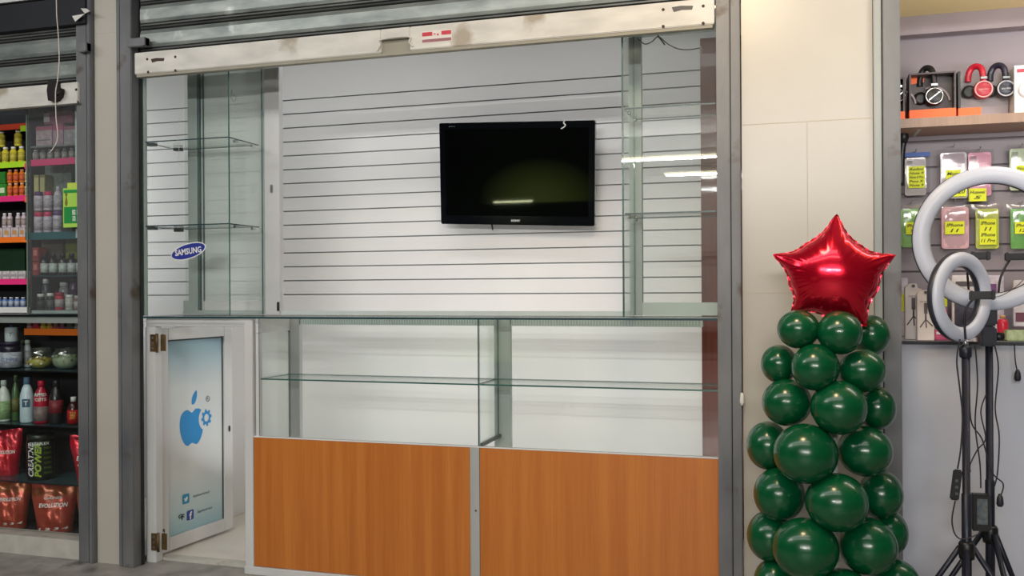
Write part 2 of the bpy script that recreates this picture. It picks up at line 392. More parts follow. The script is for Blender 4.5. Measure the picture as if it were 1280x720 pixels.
# left neighbour shutter
xl2, xr2 = -5.0, px(101.5, -.03)
zbl = 2.035
sh2 = shutter('grey roller shutter raised above the supplement stall at left', xl2, xr2, zbl, 2.40, .10, 1)
b2 = MB().box(xl2, xr2, yb0, -.016, zbl, zbl + .095, 0, .003).box(xl2, xr2, yb0 - .006, yb0, zbl, zbl + .012, 0).build('bottom_bar', [CREAM], sh2)
lk = MB(); p = at(73, 114, yb0)
lk.poly([(p.x - .028, p.z + .045), (p.x + .012, p.z + .04), (p.x + .014, p.z + .01), (p.x + .036, p.z + .006), (p.x + .030, p.z - .03), (p.x + .002, p.z - .052), (p.x - .03, p.z - .045), (p.x - .036, p.z)], yb0 - .03, yb0 - .001)
lk.tube([(p.x + .0, yb0 - .02, p.z - .03), (p.x + .03, yb0 - .035, p.z - .02), (p.x + .045, yb0 - .02, p.z + .0)], .006)
lk.build('lock_plate', mat('black_iron', (40, 36, 36), .5, .5), b2)
hb = MB()
for (u, v) in ((95, 112), (97, 128), (65, 129)):
    p = at(u, v, yb0 - .001); MB().poly([(p.x + .006 * math.cos(a * PI / 5), p.z + .006 * math.sin(a * PI / 5)) for a in range(10)], yb0 - .0015, yb0 + .001).build('bolt_hole', rm_, b2)
# small steel catches on the columns
for (u0, u1, v0, v1, lb) in ((159, 182, 48.5, 57, 'small grey steel catch at the top left corner of the large shutter'), (97, 109, 54, 64, 'small grey steel catch beside the left stall shutter')):
    a = at(u0, v0, -.06); b = at(u1, v1, -.06)
    o = MB().box(a.x, b.x, -.062, -.0302, b.z, a.z, 0, .003).box(b.x - .012, b.x, -.068, -.037, b.z + .001, a.z - .001, 1).build('shutter_catch', [STEEL, STEEL]); tag(o, lb, 'catch')

# ================================================================== LEFT GLASS SHOWCASE (upper)
ZC = 1.092       # counter top
YF = .03; YB = .295
XL = px(178.5, YF, 395); XCOR = at(286, 200, YF).x
zt_ = 2.30
t = thing('glass_showcase', 'tall empty glass showcase with a blue oval sticker, left of the television', 'showcase', ((XL + XCOR) / 2, (YF + YB) / 2, ZC))
MB().pane(XL + .003, XCOR - .002, YF, YF + .006, ZC + .002, zt_).build('front_glass', [GLASS, GEDGE], t)
MB().pane(XCOR - .006, XCOR, YF + .0065, YB - .002, ZC + .002, zt_).build('side_glass', [GLASS, GEDGE], t)
x350 = px(350, YB); x330 = px(331, YB)
B('corner_post', ALU_W, x330 + .001, x350, YB, YB + .035, ZC + .002, 2.42, t, .002)
MB().box(XL + .001, XL + .012, YF + .007, YF + .02, ZC + .002, 2.42).build('wall_channel', ALU_G, t)
x235, x243, x256, x268 = px(235, YB), px(243, YB), px(255, YB), px(262, YB)
MB().box(XL + .01, x330, YB, YB + .03, ZC + .002, pz(250, 388, YB), 0, .002).build('sliding_track', ALU_G, t)
MB().box(XL + .01, x330, YB, YB + .03, zt_ - .035, zt_, 0, .002).build('sliding_track', ALU_G, t)
zr0 = pz(250, 388, YB) + .001; zr1 = zt_ - .036
d1 = B('sliding_door', GLASS_T, XL + .02, px(236, YB), YB + .009, YB + .012, zr0 + .045, zr1 - .03, t)
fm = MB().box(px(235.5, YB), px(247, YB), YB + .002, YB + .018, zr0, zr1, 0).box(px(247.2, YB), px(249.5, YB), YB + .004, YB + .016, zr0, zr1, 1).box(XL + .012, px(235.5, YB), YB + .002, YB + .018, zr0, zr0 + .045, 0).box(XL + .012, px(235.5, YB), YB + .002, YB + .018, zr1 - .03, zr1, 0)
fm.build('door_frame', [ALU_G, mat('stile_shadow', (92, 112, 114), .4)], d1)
y2 = YB + .019
d2 = B('sliding_door', MILKY, px(255.5, y2), px(331, y2), y2 + .004, y2 + .007, zr0 + .045, zr1 - .03, t, label='milky sliding pane')
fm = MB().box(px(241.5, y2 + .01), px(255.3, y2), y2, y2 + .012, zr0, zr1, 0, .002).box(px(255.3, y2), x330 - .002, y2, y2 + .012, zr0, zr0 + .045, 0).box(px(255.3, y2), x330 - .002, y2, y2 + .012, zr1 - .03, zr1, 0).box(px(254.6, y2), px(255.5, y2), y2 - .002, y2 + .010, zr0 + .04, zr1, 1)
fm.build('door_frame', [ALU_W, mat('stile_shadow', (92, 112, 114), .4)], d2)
p = at(340, 236, YB); B('door_lock', mat('lock_steel', (140, 140, 138), .3, .7), p.x - .006, p.x + .004, YB - .008, YB - .0005, p.z - .018, p.z + .018, t, .002)
p = at(348, 383, YB); B('black_stopper', BLACK, p.x - .003, p.x + .006, YB - .008, YB - .0005, p.z - .02, p.z + .02, t)
# shelves with clips
for v_ in (176, 281.5):
    zs = pz(200, v_, YF + .01)
    s_ = MB().pane(XL + .004, XCOR - .008, YF + .008, YB - .02, zs - .005, zs).build('shelf', [GLASS, GEDGE_D], t)
    for (cx_, cy_) in ((XL + .03, YF + .03), (XL + .05, YB - .08), (XCOR - .012, YF + .07), (XCOR - .012, YB - .06)):
        B('shelf_clip', CHROME if cx_ > -2.5 else mat('clip_grey', (74, 82, 84), .4, .3), cx_ - .018 if cx_ < -2.5 else cx_ - .006, cx_ + (.018 if cx_ < -2.5 else .005), cy_ - .012, cy_ + .012, zs - .018, zs - .0055, s_)
# thin pale line on the front glass
cp = [at(u, v, YF - .0005) for (u, v) in ((232, 128), (226, 145), (221.5, 166), (224, 190), (222, 200), (228, 210), (234, 220))]
MB().tube(cp, .0009, 5).build('pale_line', mat('pale_line_white', (190, 200, 198), .3), t)
MB().tube([at(u, v, YB - .01) for (u, v) in ((290, 112), (288, 120), (292, 127), (295, 122), (291, 117), (289, 112))], .0008, 5).build('wire_tie', RUBBER, t)
# oval sticker
p = at(235.5, 314, YF - .001); ang = math.radians(13.5)
bas = Matrix.Translation((p.x, YF - .0012, p.z)) @ Matrix.Rotation(-ang, 4, 'Y')
def ell(a, b, y0, y1):
    m = MB().poly([(a * math.cos(k * PI / 24), b * math.sin(k * PI / 24)) for k in range(48)], y0, y1); m.v = [bas @ v for v in m.v]; return m
st = ell(.0905, .034, -.001, 0).build('sticker', WHITE, t, label='blue oval sticker reading SAMSUNG')
ell(.086, .0295, -.0016, -.0011).build('blue_oval', mat('sticker_blue', (38, 52, 140), .4), st)
text('SAMSUNG', WHITE, st, 0, 0, .134, .027, -.0022, world=True, basis=bas @ Matrix.Rotation(math.radians(7), 4, 'Y'), bold=.028)

# ================================================================== RIGHT GLASS SHOWCASE (upper)
XL2 = at(777.5, 220, YF).x; XR2 = -.258
t = thing('glass_showcase', 'empty glass showcase with two shelves at the right end of the counter, beside the television', 'showcase', ((XL2 + XR2) / 2, (YF + YB) / 2, ZC))
MB().pane(XL2, XR2, YF, YF + .006, ZC + .002, zt_).build('front_glass', [GLASS_T, GEDGE], t)
MB().pane(XL2, XL2 + .006, YF + .0065, YB - .002, ZC + .002, zt_).build('side_glass', [GLASS_T, GEDGE], t)
xq0, xq1 = px(787, YB), px(803, YB)
B('corner_post', ALU_G, xq0 + .002, xq1, YB, YB + .03, ZC + .002, 2.42, t, .002)
for (za_, zb__) in ((ZC + .002, 1.145), (2.21, 2.26)): B('sliding_track', mat('pale_rail', (196, 208, 206), .4), xq1, XR2 - .002, YB, YB + .02, za_, zb__, t)
for v_ in (129, 263.5):
    zs = pz(880, v_, YF + .01)
    s_ = MB().pane(XL2 + .009, XR2 - .004, YF + .008, YB - .03, zs - .006, zs).build('shelf', [GLASS, GEDGE_D], t)
    for (cx_, cy_) in ((XL2 + .014, YF + .05), (XL2 + .014, YB - .07)):
        MB().lathe([(.006, 0), (.006, .012)], (cx_ + .006, cy_, zs - .0185), 10).build('shelf_clip', CHROME, s_)
cab = MB().tube([at(u, v, YB - .06) for (u, v) in ((797, 48), (806, 55), (815, 52), (823, 46), (835, 55), (848, 61), (862, 62), (875, 60))], .0022, 6)
cab.tube([at(u, v, YB - .055) for (u, v) in ((822, 44), (828, 52), (831, 56))], .003, 6).build('loose_cable', RUBBER, t)
MB().tube([at(u, v, YB - .06) for (u, v) in ((875, 58), (877, 62), (875, 67))], .004, 6).build('cable_plug', WHITE, t)

# ================================================================== MAIN COUNTER
t = thing('display_counter', 'long low display counter with a glass top and two orange wood-grain front panels', 'counter', (-1.2, .16, 0))
zp = .58
xE0, xE1 = px(305.5, YF), px(315.7, YF)
xm0, xm1 = px(586.3, YF), px(598, YF)
xEnd = -.256
def panel(x0, x1, lb): return B('front_panel', ORANGE, x0, x1, YF, YF + .018, .036, zp, t, .0015, label=lb)
panel(xE1 + .001, xm0 - .001, None); panel(xm1 + .001, xEnd, None)
B('end_post', ALU_W, xE0, xE1, YF - .004, YF + .03, .0, 1.082, t, .002)
B('mullion', ALU, xm0, xm1, YF - .002, YF + .02, .036, zp + .002, t, .001)
MB().box(xE0 - .004, xEnd, YF - .008, YF + .022, 0, .034, 0, .003).build('sill', ALU_W, t)
MB().box(xE1, xEnd, YF + .001, YF + .02, zp + .001, zp + .006).box(xE1 + .01, xEnd, YF + .02, YB + .03, zp - .09, zp - .078).build('deck', WALLW2, t)
MB().pane(XL - .01, xEnd, YF - .012, YB + .03, 1.0835, 1.0915).build('glass_top', [GLASS, GEDGE_D], t)
B('top_rail', mat('pale_rail', (196, 208, 206), .4), x350 + .002, xq0 - .002, YB + .004, YB + .024, ZC + .001, ZC + .018, t)
xg = px(322, YF); xp = at(597, 480, YF).x
for (a, b) in ((xg, xp - .001), (xp + .006, xEnd)):
    MB().pane(a, b, YF + .006, YF + .011, zp + .0065, 1.083).build('front_glass', [GLASS, GEDGE], t)
MB().pane(xp, xp + .005, YF + .005, YB - .01, zp + .0065, 1.083).build('partition_glass', [GLASS_T, GEDGE_D], t)
B('partition_channel', mat('channel_grey', (88, 94, 92), .4, .4), xp + .006, xp + .016, YF + .012, YB - .012, zp + .004, zp + .018, t)
for (a, b) in ((xg + .004, xp - .002), (xp + .007, xEnd)):
    s_ = MB().pane(a, b, YF + .013, YB - .02, .824, .830).build('shelf', [GLASS, GEDGE], t)
for u in (362, 617):
    x0 = px(u, YB); x1 = px(u + (11.5 if u == 362 else 20), YB)
    mb = MB().box(x0, x1, YB, YB + .03, zp - .078, 1.083, 0, .002)
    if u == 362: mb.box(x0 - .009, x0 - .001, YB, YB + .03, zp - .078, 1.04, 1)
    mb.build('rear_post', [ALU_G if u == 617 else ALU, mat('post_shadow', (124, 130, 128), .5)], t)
rr = MB()
x = px(374, YB) + .002
for (xa_, xb_) in ((px(374, YB), px(616, YB)), (px(638, YB), px(878, YB))):
    rr.box(xa_ + .001, xb_, YB + .006, YB + .026, 1.048, 1.081, 0)
    k = xa_ + .004
    while k < xb_ - .01: rr.box(k, k + .004, YB + .003, YB + .006, 1.052, 1.079, 1); k += .012
rr.build('rear_rail', [mat('pale_rail', (196, 208, 206), .4), mat('rail_tooth', (170, 186, 184), .4)], t)
xe = px(316.5, YF)
fe = MB().box(xe + .002, xe + .02, YF + .012, YB, 1.022, 1.081, 0, .001).box(xe + .002, xe + .02, YF + .012, YF + .034, zp - .07, 1.021, 0, .001)
fe.build('end_frame', ALU_W, t)
B('end_pane', GLASS_T, xe + .007, xe + .011, YF + .035, YB - .002, zp - .07, 1.021, t)
p = at(590, 640, YF); MB().lathe([(.004, 0), (.004, .003)], (0, 0, 0), 10).build('panel_screw', BRASS, t, world=False).matrix_basis = Matrix.Translation(Vector((px(593.5, YF), YF - .002, pz(593, 638, YF))) - Vector(t.location)) @ Matrix.Rotation(PI / 2, 4, 'X')

# ================================================================== DOOR UNDER THE COUNTER
struct('trim_13', ALU_W, px(182, .06), px(194.5, .06), .055, .10, 0, 1.045, bev=.002)
struct('trim_14', ALU_W, px(183, .06), xE0 - .006, .055, .10, 1.046, 1.082, bev=.002)
HX, HY = px(204, .115), .115
zd0, zd1 = .018, 1.034; DW = .50
d = thing('door_1', None, None, (HX - .045, HY, zd0), (0, 0, math.radians(84.5))); del_ = [k for k in d.keys()]
d['kind'] = 'structure'
dh = zd1 - zd0
fr = MB()
fr.box(0, .06, -.02, .012, 0, dh, 0, .002).box(DW - .06, DW, -.02, .012, 0, dh, 0, .002).box(.0605, DW - .0605, -.02, .012, dh - .055, dh, 0, .002).box(.0605, DW - .0605, -.02, .012, 0, .06, 0, .002)
fr.build('door_frame', ALU_W, d, world=False)
gl = MB()
DG = bpy.data.materials.new('printed_door_film'); DG.use_nodes = True; nt = DG.node_tree; b_ = nt.nodes['Principled BSDF']; b_.inputs['Roughness'].default_value = .25
tc = nt.nodes.new('ShaderNodeTexCoord'); sx = nt.nodes.new('ShaderNodeSeparateXYZ'); cr = nt.nodes.new('ShaderNodeValToRGB')
nt.links.new(tc.outputs['Generated'], sx.inputs[0]); nt.links.new(sx.outputs['Z'], cr.inputs['Fac']); nt.links.new(cr.outputs['Color'], b_.inputs['Base Color'])
e_ = cr.color_ramp.elements; e_[0].color = lin((150, 186, 196)); e_[1].color = lin((112, 140, 152)); e_[0].position = 0
for pos, c in ((.12, (186, 206, 208)), (.3, (212, 216, 216)), (.75, (206, 214, 216)), (.88, (172, 194, 204)), (.97, (140, 172, 186))):
    q = e_.new(pos); q.color = lin(c)
film = gl.box(.061, DW - .061, -.008, -.002, .061, dh - .056).build('door_pane', DG, d, world=False)
B('pane_gasket', BLACK, 0, 0.001, 0, .001, 0, .001).name  # placeholder removed below
bpy.data.objects.remove(bpy.data.objects['pane_gasket'])
gs = MB().box(DW - .066, DW - .0605, -.012, -.0085, .061, dh - .056).box(.061, DW - .067, -.012, -.0085, dh - .062, dh - .056)
gs.build('gasket', mat('gasket_grey', (52, 60, 64), .6), d, world=False)
# logo on the pane: bitten apple silhouette with a gear, leaf, ring mark
yl = -.0090
BL = mat('logo_blue', (28, 134, 200), .45)
# door local: x across, z up; centre of pane
lc = .238; lz = .545
def sp_(pts, n=8):
    out = []; N = len(pts)
    for i in range(N):
        p0, p1, p2, p3 = [Vector(pts[(i + j - 1) % N]) for j in range(4)]
        for k in range(n):
            t_ = k / n; q = .5 * ((2 * p1) + (p2 - p0) * t_ + (2 * p0 - 5 * p1 + 4 * p2 - p3) * t_ * t_ + (3 * p1 - p0 - 3 * p2 + p3) * t_ ** 3); out.append((q.x, q.y))
    return out
S = .062
ap = [(0, .78), (.35, .95), (.75, .9), (1.0, .62), (1.08, .1), (.98, -.4), (.72, -.85), (.4, -1.05), (0, -.93), (-.4, -1.05), (-.72, -.85), (-.98, -.4), (-1.08, .1), (-1.0, .62), (-.72, .9), (-.35, .95)]
bite = (1.28, .30, .66)
poly = []
for (x_, z_) in sp_(ap):
    dx, dz = x_ - bite[0], z_ - bite[1]; L = math.hypot(dx, dz)
    if L < bite[2]: x_, z_ = bite[0] + dx / L * bite[2] , bite[1] + dz / L * bite[2]
    poly.append((lc - .015 + x_ * S * 1.2, lz + z_ * S * 1.35))
def fan(pts, y, c):
    m = MB(); n = len(pts); m.add([(c[0], y, c[1])] + [(p[0], y, p[1]) for p in pts], [[0, i + 1, (i + 1) % n + 1] for i in range(n)]); return m
logo = fan(poly, yl, (lc - .03, lz)).build('apple_logo', BL, film, world=False, fix=False, label='blue bitten apple emblem')
lf = sp_([(-.18, .0), (-.12, .35), (.2, .62), (.22, .3), (.05, .02)])
fan([(lc + .0 + a * .085, lz + .105 + b * .10) for a, b in lf], yl, (lc + .0, lz + .13)).build('leaf', BL, logo, world=False, fix=False)
gx, gz = lc + .085, lz + .028
gp = []
for k in range(64):
    a = 2 * PI * k / 64; r_ = .036 if (k % 8) < 4 else .027; gp.append((gx + r_ * math.cos(a), gz + r_ * 1.15 * math.sin(a)))
ri = [(gx + .016 * math.cos(2 * PI * k / 64), gz + .0185 * math.sin(2 * PI * k / 64)) for k in range(64)]
m = MB(); m.add([(q[0], yl - .0003, q[1]) for q in gp] + [(q[0], yl - .0003, q[1]) for q in ri], [[k, (k + 1) % 64, (k + 1) % 64 + 64, k + 64] for k in range(64)])
m.build('gear', BL, logo, world=False, fix=False)
m = MB().torus(.0125, .0012, 24, 6); 
for v in m.v: v.x += lc + .095; v.y += yl; v.z += lz + .118
m.build('ring_mark', mat('print_grey', (70, 84, 92), .5), film, world=False)
text('R', mat('print_grey', (70, 84, 92), .5), film, lc + .095, lz + .118, .010, .013, yl)
def rsq(cx, cz, s_, y, r=.25):
    pts_ = []
    for (sx_, sz_, a0) in ((1, 1, 0), (-1, 1, 90), (-1, -1, 180), (1, -1, 270)):
        for k in range(5):
            a = math.radians(a0 + k * 22.5); pts_.append((cx + sx_ * s_ * (1 - r) + s_ * r * math.cos(a), cz + sz_ * s_ * (1 - r) + s_ * r * math.sin(a)))
    return fan(pts_, y, (cx, cz))
TW = mat('icon_teal', (40, 140, 176), .4); FB = mat('icon_navy', (44, 66, 150), .4); PG = mat('print_dark', (60, 78, 92), .5)
z1_, z2_ = .212, .130
ic = rsq(lc - .058, z1_, .023, yl).build('bird_icon', TW, film, world=False, fix=False)
bird = sp_([(-.7, .3), (-.2, .1), (.15, .5), (.6, .35), (.5, -.2), (.0, -.65), (-.6, -.55), (-.15, -.35), (-.6, -.1)], 4)
fan([(lc - .058 + a * .018, z1_ + b * .018) for a, b in bird], yl - .0004, (lc - .058, z1_)).build('bird', WHITE, ic, world=False, fix=False)
text('Appleservicevzl', PG, film, lc + .045, z1_ + .000, .115, .017, yl, italic=.3)
ic = rsq(lc - .030, z2_, .023, yl).build('letter_icon', FB, film, world=False, fix=False)
text('f', WHITE, ic, lc - .027, z2_ - .002, .018, .036, yl - .0004, bold=.04)
text('Appleservice', PG, film, lc + .068, z2_ + .002, .105, .017, yl, italic=.3)
text('G', mat('print_dark2', (50, 60, 60), .5), film, lc - .096, z2_ + .008, .024, .020, yl, bold=.05)
text('F', mat('print_dark2', (50, 60, 60), .5), film, lc - .078, z2_ + .002, .018, .026, yl, bold=.05)
m = MB().lathe([(.008, 0), (.008, .004)], (0, 0, 0), 14, sy=1, sx=.7); o = m.build('keyhole', BLACK, d, world=False); o.matrix_basis = Matrix.Translation((DW - .028, -.0205, .50)) @ Matrix.Rotation(PI / 2, 4, 'X') @ Matrix.Diagonal((1, 1.9, 1, 1))
for zc in (.075, .955):
    hg = MB().box(-.030, -.003, -.027, -.021, zc - .035, zc + .035, 0, .001).box(.003, .026, -.027, -.021, zc - .035, zc + .035, 0, .001).lathe([(.0055, zc - .04), (.0055, zc + .04)], (0, -.027, 0), 10)
    for k in (-1, 0, 1):
        for xx in (-.018, .015): hg.box(xx - .003, xx + .003, -.0285, -.027, zc + k * .022 - .003, zc + k * .022 + .003, 1)
    hg.build('hinge', [BRASS, CHROME], d, world=False)
    zw = zd0 + zc; hp_ = MB().box(px(187.5, .053), px(195.5, .053), .050, .0548, zw - .038, zw + .038, 0, .001).lathe([(.006, zw - .042), (.006, zw + .042)], (px(196.5, .053), .05, 0), 10).box(px(197.8, .053), px(204, .053), .066, .070, zw - .036, zw + .036, 0)
    for k in (-1, 0, 1): hp_.box(px(190, .053), px(192, .053), .0485, .05, zw + k * .023 - .004, zw + k * .023 + .004, 1)
    hp_.build('hinge_plate', [BRASS, CHROME], d)

# ================================================================== TELEVISION
tvc = (at(550, 157, .95) + at(743.5, 154, .95) + at(742, 280.5, .95) + at(551, 277.5, .95)) / 4
tv = thing('television', 'black flat-screen television hung slightly crooked on the white slat wall', 'television', tvc, (0, 0, 0))
tv.rotation_mode = 'XYZ'
tv.matrix_basis = Matrix.Translation(tvc) @ Matrix.Rotation(math.radians(2.3), 4, 'Y') @ Matrix.Rotation(math.radians(8), 4, 'X')
w_, h_ = .397, .252
GLOSSB = mat('gloss_black', (7, 9, 14), .12, 0, (8, 10, 16), 3, coat=.6)
MB().box(-w_, w_, .0, .035, -h_, h_, 0, .004).build('bezel', GLOSSB, tv, world=False)
MB().box(-w_ * .7, w_ * .7, .0355, .075, -h_ * .75, h_ * .6, 0, .01).build('rear_housing', BLACK, tv, world=False)
SCR = mat('screen_glass', (4, 6, 5), .03, 0, (5, 7, 6), 2, spec=.6)
MB().box(-w_ + .03, w_ - .03, -.0012, -.0004, -h_ + .045, h_ - .032).build('screen', SCR, tv, world=False)
text('SONY', mat('logo_silver', (220, 224, 228), .3, .3), tv, .0, -h_ + .022, .048, .011, -.0015, bold=.04)
text('BRAVIA', mat('logo_dim', (120, 128, 140), .3, .3), tv, -w_ + .07, h_ - .018, .034, .005, -.0015)
for zz in (-.06, .06):
    MB().box(-.17, .17, .076, .088, zz - .012, zz + .012).build('wall_bracket', BLACK, tv, world=False)
MB().box(-.05, .05, .0885, .135, -.05, .05).build('wall_bracket', BLACK, tv, world=False)
MB().tube([(-.135, .02, -h_ + .01), (-.14, .06, -h_ - .03), (-.15, .09, -.20), (-.1, .09, -.1)], .003, 6).build('power_cable', RUBBER, tv, world=False)
MB().tube([(w_ - .147, -.004, h_ - .002), (w_ - .152, -.006, h_ - .010), (w_ - .143, -.006, h_ - .020), (w_ - .15, -.006, h_ - .03), (w_ - .165, -.006, h_ - .038)], .003, 6).build('tape_scrap', WHITE, tv, world=False, label='curled white scrap at the top edge')

# ================================================================== BALLOON COLUMN
GREEN = mat('green_latex', (2, 72, 40), .24, .0, (4, 82, 46), 2, coat=.35, spec=.45)
BY = -.34
BAL = [  # u, v, rx px, ry px, plane offset (negative = nearer), place
 (998, 411.5, 25.5, 24, -.09, 'top row, under the left side of the red star'),
 (1049.5, 416, 27.5, 27, -.10, 'top row, under the middle of the red star'),
 (1089, 419, 20, 25, .09, 'top row, behind the lowest right point of the red star'),
 (974, 455, 20, 24, .0, 'second row down, at the left edge of the column'),
 (1019, 459, 29, 29, -.12, 'second row down, front centre'),
 (1077, 463, 29, 27, -.05, 'second row down, at the right edge'),
 (983.5, 503, 30, 29, -.05, 'third row down, front left'),
 (1048.5, 509.5, 34, 33.5, -.12, 'third row down, front centre'),
 (1096, 510, 19, 27, .02, 'third row down, small at the right edge'),
 (960, 557, 22, 30, .02, 'fourth row down, half hidden at the left edge'),
 (1007, 567, 39, 37, -.13, 'fourth row down, large at the front'),
 (1081, 564, 33, 31, -.05, 'fourth row down, front right'),
 (974, 618, 31, 33, -.03, 'fifth row down, at the left edge'),
 (1046, 628, 38, 36, -.13, 'fifth row down, large at the front'),
 (1101, 618, 23, 30, .02, 'fifth row down, at the right edge'),
 (962, 670, 24, 31, .01, 'sixth row down, half hidden at the left edge'),
 (1007, 686, 40, 38, -.13, 'sixth row down, large at the front left'),
 (1085, 683, 35, 35, -.07, 'sixth row down, front right'),
 (1112, 666, 16, 28, .06, 'sixth row down, sliver at the right edge'),
 (968, 727, 25, 28, .0, 'lowest row in view, cut off at the left of the column'),
 (1054, 748, 38, 36, -.12, 'lowest row in view, only its top showing at the front'),
 (1121, 728, 27, 28, .0, 'lowest row in view, cut off at the right of the column'),
]
bal0 = None
def uvsphere(mb, c, rx, ry, rz, nu=36, nv=22):
    n = len(mb.v)
    for i in range(1, nv):
        th = PI * i / nv
        for k in range(nu):
            a = 2 * PI * k / nu; mb.v.append(Vector((c[0] + rx * math.sin(th) * math.cos(a), c[1] + ry * math.sin(th) * math.sin(a), c[2] + rz * math.cos(th))))
    t_ = len(mb.v); mb.v.append(Vector((c[0], c[1], c[2] + rz))); b__ = len(mb.v); mb.v.append(Vector((c[0], c[1], c[2] - rz)))
    for i in range(nv - 2):
        for k in range(nu): mb.f.append([n + i * nu + k, n + (i + 1) * nu + k, n + (i + 1) * nu + (k + 1) % nu, n + i * nu + (k + 1) % nu]); mb.m.append(0); mb.sm.append(True)
    for k in range(nu):
        mb.f.append([t_, n + k, n + (k + 1) % nu]); mb.m.append(0); mb.sm.append(True)
        mb.f.append([b__, n + (nv - 2) * nu + (k + 1) % nu, n + (nv - 2) * nu + k]); mb.m.append(0); mb.sm.append(True)
AX = px(1040, BY)
BP = []
for (u, v, rx, ry, dy, where) in BAL:
    y = BY + dy; p = at(u, v, y); s_ = mpp(u, y) / .99
    if bal0 is None:
        mb = MB(); uvsphere(mb, (0, 0, 0), 1, 1, 1)
        mb.tube([(0, .97, 0), (0, 1.12, 0)], .09, 8)
        bal0 = mb.build('balloon', GREEN, None, world=False); o = bal0
    else:
        o = bal0.copy(); COL.objects.link(o)
    r1, r2 = rx * s_, ry * s_; r3 = max(r1, r2)
    o.location = p
    dv = Vector((AX - p.x, BY + .02 - p.y, 0)); o.rotation_euler = (0, 0, 0)
    if rx < 26 and ry > rx * 1.12: r1 = (r1 + r2) / 2
    o.scale = (r1, min(r3, .088), r2)
    tag(o, 'glossy dark green balloon, ' + where, 'balloon', 'green balloons of the column')
MB().lathe([(.016, 0), (.016, .93)], (AX, BY + .03, .02), 12).lathe([(.17, 0), (.17, .012), (.15, .02)], (AX, BY + .03, 0), 32).build('balloon_stand', WHITE)
tag(bpy.data.objects['balloon_stand'], 'plain thin pole on a round base inside the green balloon column', 'stand')
# star
YS = BY + .0
tips = [(1046, 266.5), (1120, 318.5), (1083, 409), (989, 390), (965.5, 318)]
inn = [(1076, 308), (1097, 362), (1035, 396), (988, 358), (1007, 306)]
c2 = at(1041, 345, YS)
T = [at(u, v, YS) for u, v in tips]; I = [at(u, v, YS) for u, v in inn]
outl = []
NS = 14
for i in range(5):
    a, q, b_2 = T[i], I[i], T[(i + 1) % 5]
    for k in range(NS):  # tip to inner
        t_ = k / NS; p = a.lerp(q, t_); n_ = (p - c2); outl.append(p - n_ * .10 * math.sin(PI * t_))
    for k in range(NS):
        t_ = k / NS; p = q.lerp(b_2, t_); n_ = (p - c2); outl.append(p - n_ * .10 * math.sin(PI * t_))
# round the tips/inner corners
for _ in range(2):
    outl = [outl[i] * .6 + (outl[i - 1] + outl[(i + 1) % len(outl)]) * .2 for i in range(len(outl))]
N = len(outl); NR = 26; mb = MB()
import numpy as np
px_ = [p.x for p in outl]; pz_ = [p.z for p in outl]; x0_, x1_, z0_, z1_ = min(px_) - .01, max(px_) + .01, min(pz_) - .01, max(pz_) + .01
G = 110; gxs = np.linspace(x0_, x1_, G); gzs = np.linspace(z0_, z1_, G); GX, GZ = np.meshgrid(gxs, gzs)
ins = np.zeros((G, G), bool)
for i in range(N):
    xa_, za_, xb_, zb__ = px_[i], pz_[i], px_[(i + 1) % N], pz_[(i + 1) % N]
    if za_ == zb__: continue
    cnd = ((za_ > GZ) != (zb__ > GZ)) & (GX < (xb_ - xa_) * (GZ - za_) / (zb__ - za_) + xa_); ins ^= cnd
phi = np.zeros((G, G))
for _ in range(2500):
    nb = np.zeros_like(phi); nb[1:-1, 1:-1] = (phi[2:, 1:-1] + phi[:-2, 1:-1] + phi[1:-1, 2:] + phi[1:-1, :-2]) / 4 + .001
    phi = np.where(ins, nb, 0)
hh_ = np.sqrt(phi / phi.max()) 
def sampleh(x, z):
    fx = (x - x0_) / (x1_ - x0_) * (G - 1); fz = (z - z0_) / (z1_ - z0_) * (G - 1)
    i, j = int(min(max(fx, 0), G - 2)), int(min(max(fz, 0), G - 2)); a, b = fx - i, fz - j
    return hh_[j, i] * (1 - a) * (1 - b) + hh_[j, i + 1] * a * (1 - b) + hh_[j + 1, i] * (1 - a) * b + hh_[j + 1, i + 1] * a * b
def starh(i, t_):
    p = c2.lerp(outl[i], t_)
    edge = max(0, (t_ - .55) / .45)
    wr = math.sin(i * 1.9 + 3 * math.sin(i * .31)) * .0028 * edge * min(1, (1 - t_) * 7)
    return max(.001, .082 * sampleh(p.x, p.z) ** 1.1 + wr)
for side in (-1, 1):
    n = len(mb.v); mb.v.append(Vector((c2.x, YS + side * starh(0, 0), c2.z)))
    for j in range(1, NR + 1):
        t_ = math.sin(j / NR * PI / 2)
        for i in range(N):
            p = c2.lerp(outl[i], t_); mb.v.append(Vector((p.x, YS + side * (starh(i, t_) if j < NR else .0), p.z)))
    for i in range(N): mb.f.append([n, n + 1 + i, n + 1 + (i + 1) % N]); mb.m.append(0); mb.sm.append(True)
    for j in range(NR - 1):
        for i in range(N):
            a = n + 1 + j * N; mb.f.append([a + i, a + N + i, a + N + (i + 1) % N, a + (i + 1) % N]); mb.m.append(0); mb.sm.append(True)
# seam flange
n = len(mb.v)
for i in range(N):
    q = (outl[i] - c2).normalized(); mb.v.append(outl[i] - q * .001 + Vector((0, 0, 0)))
for i in range(N):
    q = (outl[i] - c2).normalized(); mb.v.append(outl[i] + q * (.005 + .0015 * math.sin(i * 2.3)) + Vector((0, .002 * math.sin(i * 1.3), 0)))
for i in range(N): mb.f.append([n + i, n + (i + 1) % N, n + N + (i + 1) % N, n + N + i]); mb.m.append(0); mb.sm.append(True)
FOIL = mat('red_foil', (214, 12, 44), .2, .75, (222, 18, 52), 3, bump=.12, bscale=26, coat=.4)
o = mb.build('star_balloon', FOIL); tag(o, 'shiny red foil star balloon standing on top of the green balloon column', 'balloon')

